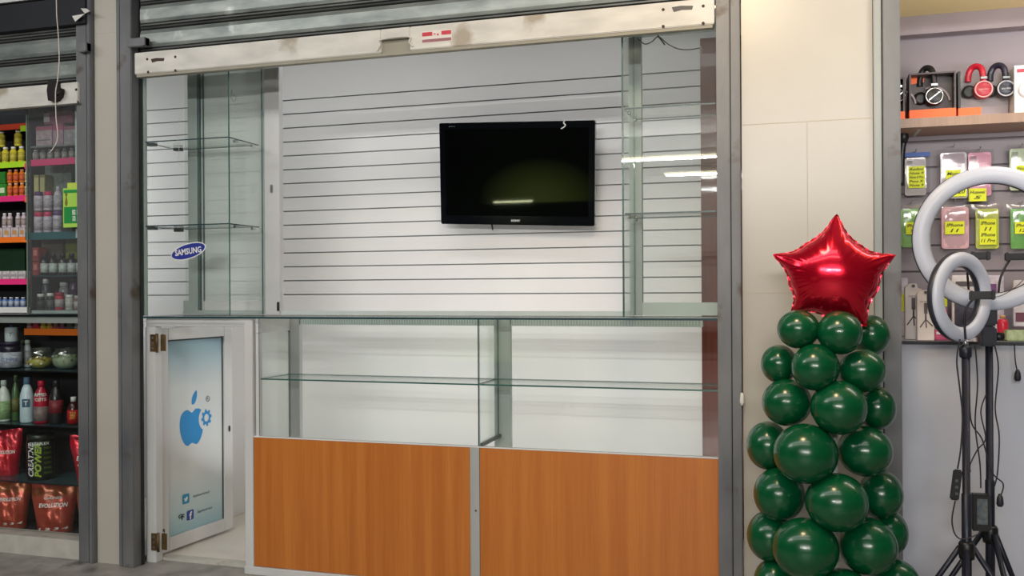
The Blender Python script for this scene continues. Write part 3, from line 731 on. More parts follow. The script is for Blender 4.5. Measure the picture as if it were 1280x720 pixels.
# ================================================================== RING LIGHTS
DIFF = mat('ring_diffuser', (196, 202, 220), .35, 0, (204, 210, 226), 3, emit=.05)
NAVY = mat('stand_navy_black', (26, 30, 44), .4, .2, (34, 38, 52), 5)
def tripod(t, x, y, zhub, ztop, r, spread, a0, parts='both'):
    MB().lathe([(r * 1.25, zhub - .25), (r * 1.25, zhub + .18), (r, zhub + .181), (r, ztop)], (x, y, 0), 16).build('pole', NAVY, t)
    MB().lathe([(r * 1.9, zhub - .02), (r * 2.1, zhub), (r * 2.1, zhub + .025), (r * 1.6, zhub + .035)], (x, y, 0), 16).build('leg_collar', BLACK, t)
    MB().lathe([(r * 1.8, zhub - .22), (r * 1.8, zhub - .18)], (x, y, 0), 16).build('lower_collar', BLACK, t)
    for k in range(3):
        a = a0 + k * 2 * PI / 3; dx, dy = math.cos(a), math.sin(a)
        lg = MB().tube([(x + dx * r * 2, y + dy * r * 2, zhub + .01), (x + dx * spread, y + dy * spread, .012)], .0085, 10, smooth_path=False).build('leg', NAVY, t)
        MB().tube([(x + dx * (spread - .015), y + dy * (spread - .015), .028), (x + dx * (spread + .008), y + dy * (spread + .008), .010)], .0125, 10, smooth_path=False).build('rubber_foot', BLACK, lg)
        MB().tube([(x + dx * r * 1.7, y + dy * r * 1.7, zhub - .20), (x + dx * spread * .5, y + dy * spread * .5, zhub * .5 + .01)], .005, 8, smooth_path=False).build('brace', NAVY, t)
# big ring
Y1 = -.12
c = at(1238, 298, Y1); s_ = mpp(1238, Y1)
t = thing('ring_light', 'large white ring light on a dark stand, facing out at the right edge', 'ring light', (px(1237.5, Y1), Y1, 0))
Ro = 90 * s_; rt = 10.5 * s_
rg = MB().torus(Ro - rt, rt, 80, 16, sq=.55); rg.v = [v + c for v in rg.v]
ring = rg.build('diffuser', DIFF, t)
bk = MB().torus(Ro - rt, rt * 1.05, 80, 8, sq=.5, dy=.014); bk.v = [v + c for v in bk.v]; bk.build('rear_housing', mat('housing_dark', (44, 46, 58), .4), t)
xp_ = px(1237.5, Y1); zb_ = c.z - Ro
tripod(t, xp_, Y1 + .02, pz(1237, 672, Y1), zb_ - .02, .0115, .25, math.radians(-75))
MB().box(xp_ - .022, xp_ + .022, Y1, Y1 + .045, zb_ - .05, zb_ + .012, 0, .006).box(xp_ - .03, xp_ + .018, Y1 - .012, Y1 + .05, zb_ - .115, zb_ - .052, 0, .006).build('tilt_head', NAVY, t)
MB().lathe([(.012, 0), (.014, .004), (.014, .02), (.01, .024)], (0, 0, 0), 12).build('knob', BLACK, t, world=False).matrix_basis = Matrix.Translation(Vector((xp_ + .020, Y1 + .02, zb_ - .085)) - Vector(t.location)) @ Matrix.Rotation(PI / 2, 4, 'Y')
# phone holders on goosenecks in the big ring
def holder(t, u, v, w, h, y, pts, rr=.0035, nm='phone_holder', sl=0.):
    p = at(u, v, y)
    mb = MB().box(p.x - w, p.x + w, y - .012, y + .012, p.z - h, p.z + h, 0, .004).box(p.x - w - .006, p.x - w + .006, y - .022, y + .002, p.z - h * 1.2, p.z + h * 1.2, 0, .003).box(p.x + w - .006, p.x + w + .006, y - .022, y + .002, p.z - h * 1.2, p.z + h * 1.2, 0, .003)
    o = mb.build(nm, BLACK, t)
    MB().tube([at(a, b, y + .01) for a, b in pts], rr, 8).build('gooseneck', BLACK, o)
holder(t, 1272, 321, .032, .011, Y1, [(1264, 322), (1256, 335), (1250, 350), (1247, 372), (1240, 388)])
holder(t, 1225, 320, .022, .012, Y1 + .03, [(1216, 322), (1210, 336), (1210, 352), (1214, 375), (1232, 390)])
# small ring: turned sideways, in front
Y2 = -.25
c = at(1203, 371, Y2); s_ = mpp(1203, Y2)
t = thing('ring_light', 'smaller white ring light turned half sideways on its own dark stand', 'ring light', (px(1206.5, Y2), Y2, 0))
Ro = 56 * s_; rt = 9 * s_; R_ = Matrix.Translation(c) @ Matrix.Rotation(math.radians(46), 4, 'Z')
rg = MB().torus(Ro - rt, rt, 72, 16, sq=.6); rg.v = [R_ @ v for v in rg.v]; rg.build('diffuser', DIFF, t)
bk = MB().torus(Ro - rt, rt * 1.1, 72, 8, sq=.7, dy=.014); bk.v = [R_ @ v for v in bk.v]; bk.build('rear_housing', mat('housing_dark', (44, 46, 58), .4), t)
xp1 = px(1206.5, Y2); zb_ = c.z - Ro
tripod(t, xp1, Y2, pz(1207, 690, Y2), zb_ - .012, .0115, .27, math.radians(-100))
MB().lathe([(.008, zb_ - .012), (.008, zb_ + .004)], (xp1, Y2, 0), 12).build('tilt_head', CHROME, t)
MB().lathe([(.015, zb_ - .05), (.018, zb_ - .045), (.018, zb_ - .018), (.012, zb_ - .0125)], (xp1, Y2, 0), 14).build('locking_knob', NAVY, t)
p = at(1228, 369, Y2 - .04)
MB().box(p.x - .033, p.x + .030, p.y - .010, p.y + .010, p.z - .013, p.z + .012, 0, .004).box(p.x - .036, p.x - .026, p.y - .02, p.y + .01, p.z - .017, p.z + .014, 0, .003).box(p.x + .024, p.x + .033, p.y - .02, p.y + .01, p.z - .014, p.z + .016, 0, .003).build('phone_holder', BLACK, t)
MB().tube([at(u, v, Y2 - .03) for u, v in ((1218, 373), (1211, 380), (1206, 392), (1206, 410), (1207, 424))], .0035, 8).build('gooseneck', BLACK, t)
# control boxes and cables
p = at(1226, 640, Y1 - .045)
t = thing('control_box', 'black power box strapped between the two ring light stands', 'power box', (p.x, p.y, p.z - .06))
MB().box(p.x - .030, p.x + .026, p.y - .018, p.y + .018, p.z - .058, p.z + .058, 0, .005).build('casing', BLACK, t)
B('printed_plate', mat('plate_grey', (70, 80, 90), .5, 0, (110, 118, 122), 60), p.x - .014, p.x + .016, p.y - .0192, p.y - .0182, p.z - .035, p.z + .045, t)
MB().tube([at(u, v, p.y) for u, v in ((1214, 650), (1206, 652), (1205, 656))], .006, 6).build('strap', BLACK, t)
p = at(1195, 606, Y2)
t = thing('remote_control', 'slim black inline remote hanging left of the small ring light stand', 'remote', (p.x, p.y, p.z - .05))
m = MB().box(-.013, .013, -.007, .007, -.048, .048, 0, .004).build('casing', BLACK, t, world=False); m.matrix_basis = Matrix.Translation((0, 0, .05)) @ Matrix.Rotation(math.radians(7), 4, 'Y')
for k in range(3): B('button', mat('button_grey', (80, 84, 92), .5), p.x - .003, p.x + .005, p.y - .0085, p.y - .0072, p.z - .03 + k * .02, p.z - .022 + k * .02, t)
def cord(label, pts, y, r=.0024, m=RUBBER, cat='cable', nm='cable', plug=None):
    P = [at(u, v, y) for u, v in pts]; mb = MB().tube(P, r, 6)
    if plug:
        e = P[-1]; mb.lathe([(.007, -.028), (.011, -.02), (.009, 0), (.004, .012)], e, 10)
    o = mb.build(nm, m); tag(o, label, cat); return o
cord('thin black cable looping from the small ring down to the remote', [(1200, 424), (1196, 450), (1199, 480), (1203, 520), (1201, 560), (1197, 586)], Y2 - .03)
cord('thin black cable from the remote looping under the power box', [(1194, 626), (1190, 650), (1194, 668), (1204, 674), (1222, 668), (1226, 662)], Y2 - .018, .0022)
cord('black cable hanging straight down between the stands to the power box', [(1219, 432), (1222, 480), (1219, 530), (1225, 580), (1226, 610)], Y1 - .07, .0022)
cord('black cable crossing from the small stand to the big stand', [(1212, 430), (1212, 500), (1215, 530), (1228, 550), (1240, 590), (1254, 605), (1250, 622)], Y1 - .05, .0022, plug=True)
cord('black cable weaving on the right side of the big stand', [(1243, 430), (1248, 460), (1244, 510), (1249, 545), (1247, 590), (1243, 608)], Y1 - .035, .0022)
cord('black cable crossing low behind the small stand pole', [(1233, 492), (1226, 515), (1232, 548), (1222, 562), (1213, 580), (1213, 590)], Y1 - .03, .002)
cord('short black cable with a plug hanging at the right edge above the white counter', [(1268, 428), (1269, 450), (1272, 466)], .09, .002, plug=True)
cord('thin cable curving along the lower right of the large ring', [(1232, 372), (1250, 370), (1268, 360), (1279, 350)], Y1 - .04, .0012)

# ================================================================== RIGHT STALL
YC = .13
ZT = pz(1200, 426.5, YC)
t = thing('shop_counter', 'white counter with a dark-edged glass top in the phone case stall at right', 'counter', (1.4, .3, 0))
B('counter_front', mat('white_counter_front', (196, 200, 214), .4, 0, (204, 207, 220), 2), xr0 + .01, 2.5, YC + .01, YR - .03, 0, ZT - .012, t)
MB().pane(xr0 + .01, 2.5, YC - .01, YR - .012, ZT - .010, ZT).build('glass_top', [mat('grey_glass_top', (180, 182, 190), .15), mat('dark_edge', (40, 42, 52), .4)], t)
YH = .24
ZS = pz(1200, 145.5, YH)
t = thing('wall_shelf', 'beige wooden shelf holding headphone boxes in the right stall', 'shelf', (1.3, YH, ZS - .03))
B('board', mat('shelf_board', (186, 150, 132), .5), xr0 + .01, 2.5, YH, YR - .002, ZS - .03, ZS, t)
B('front_edge', SHELFWOOD, xr0 + .01, 2.5, YH - .008, YH - .0005, ZS - .032, ZS + .001, t)
p = at(1144, 160, YR - .05); B('shelf_bracket', WHITE, p.x - .006, p.x + .006, YH + .06, YR - .012, p.z - .02, ZS - .031, t)

def headset(t, u, v, y, R, h, m_, ring_m, nm='headphones', side=1, scratch=False, word=None):
    """one visible ear cup facing out, padded arch above it and far cup behind"""
    p = at(u, v, y); e = thing(nm, None, None, (0, 0, 0)); 
    e.parent = t; e.matrix_basis = Matrix.Translation(p - Vector(t.location))
    cup = MB().lathe([(R * .3, -.02), (R, -.02), (R * 1.05, -.005), (R * .95, .006), (R * .8, .010), (R * .1, .010)], (0, 0, 0), 28)
    cup.v = [Matrix.Rotation(PI / 2, 4, 'X') @ q for q in cup.v]; cup.build('ear_cup', m_, e, world=False)
    rg = MB().torus(R * .88, R * .09, 32, 6, dy=-.010); rg.build('trim_ring', ring_m, e, world=False)
    band = MB().tube([(0, -.002, R * .8), (0, .001, h * .5), (.003 * side, .006, h * .78), (.010 * side, .014, h * .93), (.021 * side, .022, h * .98), (.033 * side, .030, h * .92), (.042 * side, .034, h * .7), (.044 * side, .034, h * .4)], [.011] * 60, 10)
    band.build('headband', m_, e, world=False)
    c2_ = MB().lathe([(R * .4, -.010), (R * .7, -.010), (R * .75, .008), (R * .4, .010)], (0, 0, 0), 20)
    c2_.v = [Matrix.Rotation(PI / 2, 4, 'X') @ q + Vector((.042 * side, .034, .0)) for q in c2_.v]; c2_.build('ear_cushion', BLACK, e, world=False)
    B('slider', CHROME, p.x - .011, p.x + .011, y - .017, y - .014, p.z + R + .004, p.z + R + .012, e)
    if scratch: MB().box(-R * .75, R * .75, -.0125, -.011, -.002, .002).build('diagonal_stripe', CHROME, e, world=False).matrix_basis = Matrix.Rotation(math.radians(-38), 4, 'Y')
    if word: text(word, ring_m, e, 0, 0, R * 1.0, R * .26, -.0125)
    return e
ORG = mat('box_orange', (232, 100, 40), .5); GRB = mat('box_charcoal', (62, 56, 60), .5, 0, (80, 74, 78), 20); GRL = mat('box_grey_print', (150, 140, 146), .5)
def hbox(label, u0, u1, vt, vb, y, side_w=0, style=0):
    a, b = px(u0, y), px(u1, y); zt2 = ZS + (vb - vt) * mpp(1200, y); dep = .10
    t = thing('headphone_box', label, 'box', ((a + b) / 2, y + .05, ZS + .001), group='headphone boxes on the beige shelf')
    z0 = ZS + .0015; H = zt2 - z0
    if style == 0:
        B('back_panel', GRB, a + .001, b - .001, y + .052, y + dep, z0, z0 + H, t)
        B('orange_base', ORG, a, b, y, y + dep, z0, z0 + H * .20, t)
        MB().box(a, a + .006, y, y + .051, z0 + H * .2 + .0005, z0 + H).box(b - .006, b, y, y + .051, z0 + H * .2 + .0005, z0 + H).box(a + .0065, b - .0065, y, y + .051, z0 + H - .006, z0 + H).build('box_frame', GRB, t)
        MB().poly([(a + .01, z0 + H * .82), (a + .01, z0 + H * .97), (a + (b - a) * .36, z0 + H * .97), (a + (b - a) * .36, z0 + H * .86)], y + .049, y + .0515).build('orange_flash', ORG, t)
        arc = MB().torus(.058, .005, 30, 6, a0=.1, a1=2.0, dy=0); arc.v = [v + Vector(((a + b) / 2 + .006, y + .047, z0 + H * .38)) for v in arc.v]; arc.build('printed_arc', GRL, t)
    else:
        MB().box(a + .001, b - .001, y + .07, y + dep, z0, z0 + H).build('back_panel', GRL, t)
        B('side_panel', BLACK, a, a + .008, y - .01, y + .069, z0 + H * .2, z0 + H, t)
        B('orange_base', ORG, a, a + (b - a) * .42, y - .01, y + .069, z0, z0 + H * .19, t)
        MB().pane(a + .009, b, y - .010, y - .007, z0 + H * .2, z0 + H * .93).build('clear_window', [GLASS, GLASS], t)
    return t
hb2 = hbox('orange and charcoal boxed headphones, the box beside the steel column edge', 1116, 1132.5, 88, 142.5, YH + .015)
headset(hb2, 1123, 120, YH + .038, .024, .085, BLACK, CHROME, side=-1, scratch=True)
hb2 = hbox('orange and charcoal box showing black headphones with a silver-striped ear cup', 1138, 1196.5, 83, 141.5, YH + .015)
headset(hb2, 1167.5, 120.5, YH + .034, .032, .112, BLACK, CHROME, side=-1, scratch=True)
hb3 = hbox('clear-fronted box with one red and one dark headphone pair side by side', 1198.5, 1267.5, 82, 139.5, YH + .03, style=1)
headset(hb3, 1229, 112, YH + .052, .032, .092, mat('headset_red', (176, 24, 50), .35), mat('ring_pink', (230, 170, 176), .4), side=-1, word='sodo')
headset(hb3, 1257, 111, YH + .050, .030, .092, mat('headset_navy', (34, 32, 52), .35), mat('ring_grey', (196, 194, 204), .4), side=-1, word='sodo')
a = px(1269.5, YH + .02)
t = thing('headphone_box', 'white box with a red corner print at the right end of the shelf', 'box', (a + .05, YH + .06, ZS), group='headphone boxes on the beige shelf')
B('carton', WHITE, a, a + .12, YH + .02, YH + .11, ZS + .0015, ZS + .172, t)
B('red_print', RED, a + .008, a + .05, YH + .0188, YH + .0199, ZS + .147, ZS + .160, t)
m = MB().lathe([(.030, 0), (.030, .004), (.022, .010)], (0, 0, 0), 24).build('printed_ear_cup', mat('cup_grey', (205, 203, 206), .4), t, world=False); m.matrix_basis = Matrix.Translation(Vector((a + .040, YH + .0198, ZS + .085)) - Vector(t.location)) @ Matrix.Rotation(PI / 2, 4, 'X')

# phone cases in clear bags
def rrect(w, h, r, n=5):
    out = []
    for (sx_, sz_, a0) in ((1, 1, 0), (-1, 1, 90), (-1, -1, 180), (1, -1, 270)):
        for k in range(n):
            a = math.radians(a0 + k * 90 / (n - 1)); out.append((sx_ * (w - r) + r * math.cos(a), sz_ * (h - r) + r * math.sin(a)))
    return out
def case(label, u, v, wp, hp, col, noteat, words, y=YR - .03, inner=None, trim=None, rot=0., logo=False, bagpad=(4, 9), nwh=(21, 16)):
    s_ = mpp(u, y); p = at(u, v, y)
    t = thing('phone_case_packet', label, 'phone case', (p.x, y, p.z), (0, rot, 0), 'phone cases hanging in clear bags')
    w, h = wp * s_ / 2, hp * s_ / 2
    bw, bh = w + bagpad[0] * s_, h + bagpad[1] * s_
    # bag: pillow-like transparent sheet with a header strip
    nx, nz = 10, 14; mb = MB(); 
    for sgn in (-1,):
        for j in range(nz + 1):
            for i in range(nx + 1):
                a = i / nx * 2 - 1; b = j / nz * 2 - 1
                d = -.011 * (max(0, (1 - a * a)) ** .4) * (max(0, (1 - b ** 4)) ** .5) - random.uniform(0, .0016)
                mb.v.append(Vector((a * bw, d, b * bh)))
        for j in range(nz):
            for i in range(nx): q = j * (nx + 1) + i; mb.f.append([q, q + 1, q + nx + 2, q + nx + 1]); mb.m.append(0); mb.sm.append(True)
    bag = mb.build('clear_bag', PLASTIC, t, world=False, fix=False)
    if trim: MB().box(-bw, bw, -.012, -.011, bh - .012, bh + .004).build('header_strip', flat(trim), t, world=False)
    m_ = mat('case_%d_%d_%d' % col, col, .3, 0, tuple(min(255, x + 12) for x in col), 30, coat=.4)
    cs = MB().poly(rrect(w, h, w * .25), -.008, .0).build('phone_case', m_, t, world=False)
    im = flat(inner) if inner else mat('case_dark_%d_%d_%d' % col, tuple(int(x * .72) for x in col), .4)
    MB().poly([(a - w * .55, b + h * .66) for a, b in rrect(w * .27, h * .2, w * .1)], -.0088, -.0079).build('camera_opening', im, cs, world=False)
    if inner: MB().poly(rrect(w * .86, h * .93, w * .2), -.0086, -.0081).build('case_back', flat(inner), cs, world=False)
    if noteat:
        nu, nv = noteat; q = at(nu, nv, y) - p; nw, nh = nwh[0] * s_ / 2, nwh[1] * s_ / 2
        nt_ = MB().box(q.x - nw, q.x + nw, -.0145, -.0135, q.z - nh, q.z + nh).build('price_note', NOTE, t, world=False, label='yellow handwritten note')
        L = words.split('\n'); k = len(L)
        for i, wd in enumerate(L):
            hh = 2 * nh / (k + .4)
            text(wd, INK, nt_, q.x, q.z + nh - hh * (i + .7), nw * (1.7 if len(wd) > 3 else .9), hh * .62, -.0150, italic=.25, bold=.02)
    return t
case('grey-beige phone case with tall yellow note in a blue-topped bag, beside the column', 1144, 221, 24, 47, (160, 146, 142), (1145, 222), 'Redmi\nNote 9\nNote 8 Pro\nPoco X\nNote 9', trim=(52, 92, 170), nwh=(19, 27), bagpad=(5, 5))
case('clear white phone case with yellow note, partly behind top left of large ring', 1191.5, 214, 30, 46, (196, 186, 196), (1191, 221), 'Moto\nG20', bagpad=(4, 6), nwh=(17, 16), inner=(180, 162, 176))
case('yellow-noted clear bag tucked behind the upper left of the large ring', 1198, 238, 20, 20, (190, 188, 170), (1197, 240), 'G 20', bagpad=(3, 4), nwh=(18, 12), y=YR - .046)
case('pink phone case with a yellow note reading 5, behind the top of the large ring', 1224, 218, 26, 54, (214, 116, 150), (1221, 244), 'Huawei\n5', bagpad=(4, 5), nwh=(20, 16))
case('bag with a green and cream phone case at the top right edge', 1276, 212, 26, 52, (176, 196, 150), (1278, 214), 'Note\n10', bagpad=(3, 6), nwh=(16, 14))
case('lime green phone case marked XR, second row beside the column', 1139.5, 285, 25, 48, (120, 190, 60), (1141, 285.5), 'IPhone\nX R', bagpad=(4, 6), nwh=(17, 15))
case('pale pink phone case marked 11 framed inside the large ring', 1193.5, 285, 31, 52, (208, 160, 172), (1192.5, 285), 'IPhone\n11', bagpad=(2, 3), nwh=(22, 16), inner=(218, 176, 186))
case('yellow-green phone case with a lettered yellow note inside the large ring', 1233.5, 286, 26, 50, (196, 212, 56), (1234, 290), 'IPhone\n11\nIPhone\n11 Pro', bagpad=(5, 6), nwh=(19, 32))
case('bright green phone case marked 12 at the right edge of the second row', 1276, 286, 24, 50, (104, 184, 74), (1277, 285), 'IPhone\n12', bagpad=(4, 6), nwh=(17, 15))
# wall hooks
for (u, v) in ((1144, 190), (1192, 183), (1224, 187), (1276, 183), (1139, 254), (1193, 252), (1234, 254), (1276, 254)):
    p = at(u, v, YR - .03)
    o = MB().tube([(p.x, YR - .001, p.z + .004), (p.x, YR - .045, p.z), (p.x, YR - .055, p.z + .008)], .002, 6).build('wall_hook', CHROME); tag(o, 'short metal hook on the grey slat wall carrying a bagged phone case', 'hook', 'hooks carrying the phone cases')
o = MB().lathe([(.018, -.02), (.024, 0), (.018, .03), (.006, .045)], at(1128, 172, YR - .08), 12).tube([at(1129, 178, YR - .08), at(1127, 195, YR - .08), at(1126, 232, YR - .08)], .012, 8).build('selfie_stick', BLACK); tag(o, 'black rod with a bulky head half hidden by the steel column edge', 'selfie stick')
# boxes and packets on the counter
def tripodbox(label, u0, u1, vt, y, style):
    a, b = px(u0, y), px(u1, y); H = (425 - vt) * mpp(1190, y)
    t = thing('tripod_box', label, 'box', ((a + b) / 2, y + .02, ZT + .0015), group='small tripod boxes on the counter')
    MB().poly([(a, ZT + .0015), (b, ZT + .0015), (b, ZT + H * .9), (b - .012, ZT + H * .92), (a + (b - a) * .7, ZT + H), (a + (b - a) * .3, ZT + H), (a, ZT + H * .93)], y, y + .04).build('carton', mat('carton_white', (228, 220, 218), .5), t)
    cx_ = (a + b) / 2; z_ = ZT + H * .42; k = H / .19
    pr = MB()
    for (p1, p2, r_) in (((0, .0), (-.020, -.03), .0022), ((0, 0), (.024, -.026), .0022), ((0, 0), (.002, -.032), .0022), ((0, 0), (.0, .03), .003)):
        pr.tube([(cx_ + p1[0] * k, y - .0005, z_ + p1[1] * k), (cx_ + p2[0] * k, y - .0005, z_ + p2[1] * k)], r_ * k, 5, smooth_path=False)
    pr.box(cx_ - .006 * k, cx_ + .006 * k, y - .002, y - .0003, z_ + .022 * k, z_ + .062 * k)
    pr.build('tripod_print', mat('print_grey2', (92, 86, 92), .5), t)
    B('red_mark', RED, b - .014, b - .004, y - .0015, y - .0003, ZT + H * .73, ZT + H * .80, t)
    text('MINI TRIPOD' if style else 'TRIPOD', mat('print_grey2', (92, 86, 92), .5), t, cx_ - .004 - t.location.x, ZT + H * .77 - t.location.z, (b - a) * .5, .006, y - .0012 - t.location.y)
    slot = MB().lathe([(.006, 0), (.006, .001)], (0, 0, 0), 12); slot.v = [Matrix.Translation((cx_, y - .0004, ZT + H * .955)) @ Matrix.Rotation(PI / 2, 4, 'X') @ v for v in slot.v]; slot.build('hang_hole', mat('print_grey2', (92, 86, 92), .5), t)
tripodbox('white box printed with a tiny stand, the rear one beside the steel column', 1131.5, 1152, 354, YC + .075, 0)
tripodbox('white box printed with a mini phone tripod, in front of the other tripod box', 1146.5, 1167.5, 361.5, YC + .02, 1)
def cbox(nm, label, cat, u0, u1, vt, vb, y, d, m_, parts=()):
    a, b = px(u0, y), px(u1, y); z0 = max(ZT + .0015, pz(u0, vb, y)) if vb < 423 else ZT + .0015; z1 = pz((u0 + u1) / 2, vt, y)
    t = thing(nm, label, cat, ((a + b) / 2, y + d / 2, z0))
    B('packet', m_, a, b, y, y + d, z0, z1, t, .003)
    for (n_, fx0, fx1, fz0, fz1, mm) in parts:
        B(n_, mm, a + (b - a) * fx0, a + (b - a) * fx1, y - .0012, y - .0002, z0 + (z1 - z0) * fz0, z0 + (z1 - z0) * fz1, t)
    return t
LIL = mat('lilac_print', (190, 180, 200), .5, 0, (226, 222, 230), 60); MAG = mat('magenta', (214, 50, 130), .5)
cbox('accessory_packet', 'clear packet with a yellow note peeping from behind the tripod boxes', 'packet', 1125, 1135, 347, 424, YR - .06, .02, LIL, (('price_note', .0, .9, .43, .72, NOTE),))
cbox('accessory_packet', 'magenta-edged packet behind the left side of the small ring', 'packet', 1168, 1184, 345, 424, YR - .09, .02, mat('mauve_pack', (150, 112, 128), .5, 0, (196, 178, 188), 40), (('pink_corner', .0, 1, .2, .45, MAG), ('price_note', .3, .98, .5, .78, NOTE)))
cbox('accessory_packet', 'low flat pink packet at the foot of the small ring', 'packet', 1168, 1190, 413, 424.5, YC + .03, .05, mat('pink_pack', (206, 84, 130), .5), (('pale_stripe', .1, .6, .6, .85, WHITE),))
cbox('accessory_packet', 'white printed packet seen through the small ring', 'packet', 1190, 1220, 344, 424, YR - .08, .02, mat('pale_pack', (216, 212, 218), .5, 0, (236, 232, 236), 40), (('dark_product', .1, .9, .06, .60, mat('dark_product', (44, 44, 60), .4, 0, (74, 74, 92), 50)), ('printed_line', .15, .9, .82, .9, mat('print_grey2', (92, 86, 92), .5))))
cbox('accessory_packet', 'crinkled purple and white packet inside the lower part of the large ring', 'packet', 1224, 1255, 344, 424, YR - .08, .02, LIL, (('purple_print', .1, .7, .7, .86, mat('purple_print', (120, 70, 130), .5)), ('dark_product', .05, .5, .1, .5, mat('dark_product', (44, 44, 60), .4))))
t = thing('red_bottle', 'small red bottle-shaped packet just right of the large ring stand', 'bottle', (px(1254.5, YC + .08), YC + .1, ZT + .0015))
p = Vector(t.location); MB().lathe([(.014, 0), (.017, .005), (.018, .05), (.013, .062)], (p.x, p.y, ZT + .012), 16).build('body', mat('bottle_red', (206, 40, 66), .3), t)
MB().lathe([(.009, 0), (.009, .012)], (p.x, p.y, ZT + .0755), 12).build('cap', mat('cap_gold', (214, 160, 120), .4), t); MB().lathe([(.017, 0), (.017, .010)], (p.x, p.y, ZT + .0015), 12).build('base', BLACK, t)
cbox('accessory_packet', 'packet with a yellow note at the right edge of the counter', 'packet', 1267, 1290, 350, 408, YR - .09, .02, mat('pale_pack', (216, 212, 218), .5), (('price_note', .2, .9, .48, .8, NOTE), ('printed_band', .1, .9, .1, .3, mat('band_mauve', (120, 70, 90), .5))))
cbox('accessory_packet', 'flat green-printed packet lying on the counter at the right edge', 'packet', 1258, 1290, 413, 425, YC + .03, .05, mat('green_pack', (150, 176, 110), .5, 0, (196, 206, 170), 60))
cbox('accessory_packet', 'orange-brown packet above the counter at the right edge', 'packet', 1266, 1290, 345, 352, YR - .12, .02, mat('brown_pack', (196, 140, 110), .5)) if False else None

# ================================================================== LEFT STALL: supplements
XW0 = -5.0; XWR = -3.045
YBK = .345
struct('wall_left_stall', mat('dark_back', (26, 26, 32), .7), XW0, XWR, YBK, YBK + .02, 0, 2.6)
struct('wall_left_stall_side', mat('stall_side_grey', (120, 126, 124), .5), XWR, XWR + .02, .10, YBK + .02, 0, 2.6)
struct('ceiling_left_stall', mat('dark_back', (26, 26, 32), .7), XW0, XWR, .13, YBK, 2.45, 2.5)
def lip(nm, c, u0, u1, v, y, dep, t, hpx=6, m2=None):
    z = pz((u0 + u1) / 2, v, y); h = hpx * mpp(30, y); a, b = px(u0, y), min(px(u1, y), XWR - .006)
    o = B('shelf_board', m2 or mat('shelf_dark', (60, 60, 64), .5), a, b, y + .003, min(y + dep, YBK - .002), z - .006, z, t)
    B('edge_strip', c, a, b, y - .001, y + .0025, z - h, z + .0005, o); return z
NP = lambda n_, c: mat('neon_' + n_, c, .5)
NG, NK, NO, NR = NP('lime', (176, 226, 40)), NP('pink', (240, 50, 130)), NP('orange', (250, 124, 34)), NP('red', (206, 70, 44))
YA = .165; YG = .075
AR = px(37, YA)
tA = thing('product_shelving', 'dark supplement shelving with neon shelf edges at the far left', 'shelving', (-3.9, .38, 1.1))
zA = []
for (v, c) in ((157, NR), (204, NG), (246, NK), (297, NO), (349, NK), (384, WHITE)):
    zA.append(lip('', c, -60, 37, v, YA, .22, tA, 7))
sA = B('side_panel', mat('side_dark', (44, 46, 48), .5), AR + .002, AR + .014, YA, YBK - .002, zA[-1] + .001, 2.4, tA)
# green, red tape ends
for (v, c, u0, u1) in ((157, NG, 27, 37), (204, NK, 32, 37), (246, NO, 32, 37.2)):
    z = pz(33, v, YA); B('edge_strip', c, px(u0, YA), px(u1, YA), YA - .0025, YA - .0012, z - 7 * mpp(30, YA), z + .0005, tA)
tB = thing('glass_cabinet', 'glass cabinet of pill bottles beside the left steel column', 'cabinet', (-3.25, .3, 1.1))
G0 = px(38.5, YG); 
MB().box(G0 - .004, G0 + .004, YG - .02, YG - .012, 1.10, 2.12).build('glass_edge', mat('edge_pale', (110, 120, 112), .4), tB)
GL2 = glassmat('cabinet_glass', (.92, .95, .94), .05, .5, haze=.05, hazecol=(200, 200, 205))  # pale haze mixed in stands for reflections veiling the cabinet
MB().pane(G0 + .005, XWR - .004, YG - .02, YG - .016, 1.10, 2.12).build('front_glass', [GL2, GEDGE], tB)
zB = []
for (v, c, hp) in ((181, mat('grey_edge', (120, 128, 126), .4), 2), (198, NP('rose', (232, 70, 130)), 8), (290, mat('teal_edge', (44, 100, 108), .4), 9), (344, GEDGE_D, 2), (388, ALU_G, 4)):
    zB.append(lip('', c, 39.5 if v != 290 else 32, 104, v, YG, .16, tB, hp, mat('glass_shelf', (110, 130, 130), .3) if hp < 5 else None))
B('side_rail', mat('rail_white', (206, 216, 214), .4), px(95, YG - .01), px(101, YG - .01), YG - .010, YG - .003, zB[2] - .03, 2.12, tB)
tC = thing('supplement_counter', 'lower glass counter full of bottles and pouches at the far left', 'counter', (-3.9, .25, 0.09))
YCn = .06
z_c = pz(50, 393, YCn)
MB().pane(XW0, XWR - .003, YCn - .01, YBK - .003, z_c - .010, z_c).build('glass_top', [mat('counter_top_grey', (120, 128, 124), .3), mat('edge_black', (20, 22, 28), .3)], tC)
B('top_rail', mat('rail_grey', (134, 142, 138), .4), XW0, XWR - .003, YCn, YCn + .02, z_c - .040, z_c - .011, tC)
zC = []
for (v, y, dp) in ((463.5, .085, .255), (532, .085, .255), (603.5, .085, .255)):
    z = pz(50, v, y); zC.append(z); MB().pane(XW0, XWR - .004, y, y + dp, z - .006, z).build('shelf', [mat('teal_shelf', (60, 84, 90), .2, 0, (70, 94, 100), 4), mat('edge_black', (20, 22, 28), .3)], tC)
B('base', mat('dark_base', (34, 34, 38), .5), XW0, XWR - .004, .101, YBK - .002, .0, .055, tC); zC.append(.0555)
YO = .15; zO = lip('', NO, 30, 103, 411, YO, .18, tC, 8)
MB().pane(XW0, XWR - .004, YCn + .004, YCn + .007, .09, z_c - .042).build('front_glass', [glassmat('counter_glass', (.95, .97, .96), .03, .4), GEDGE], tC)

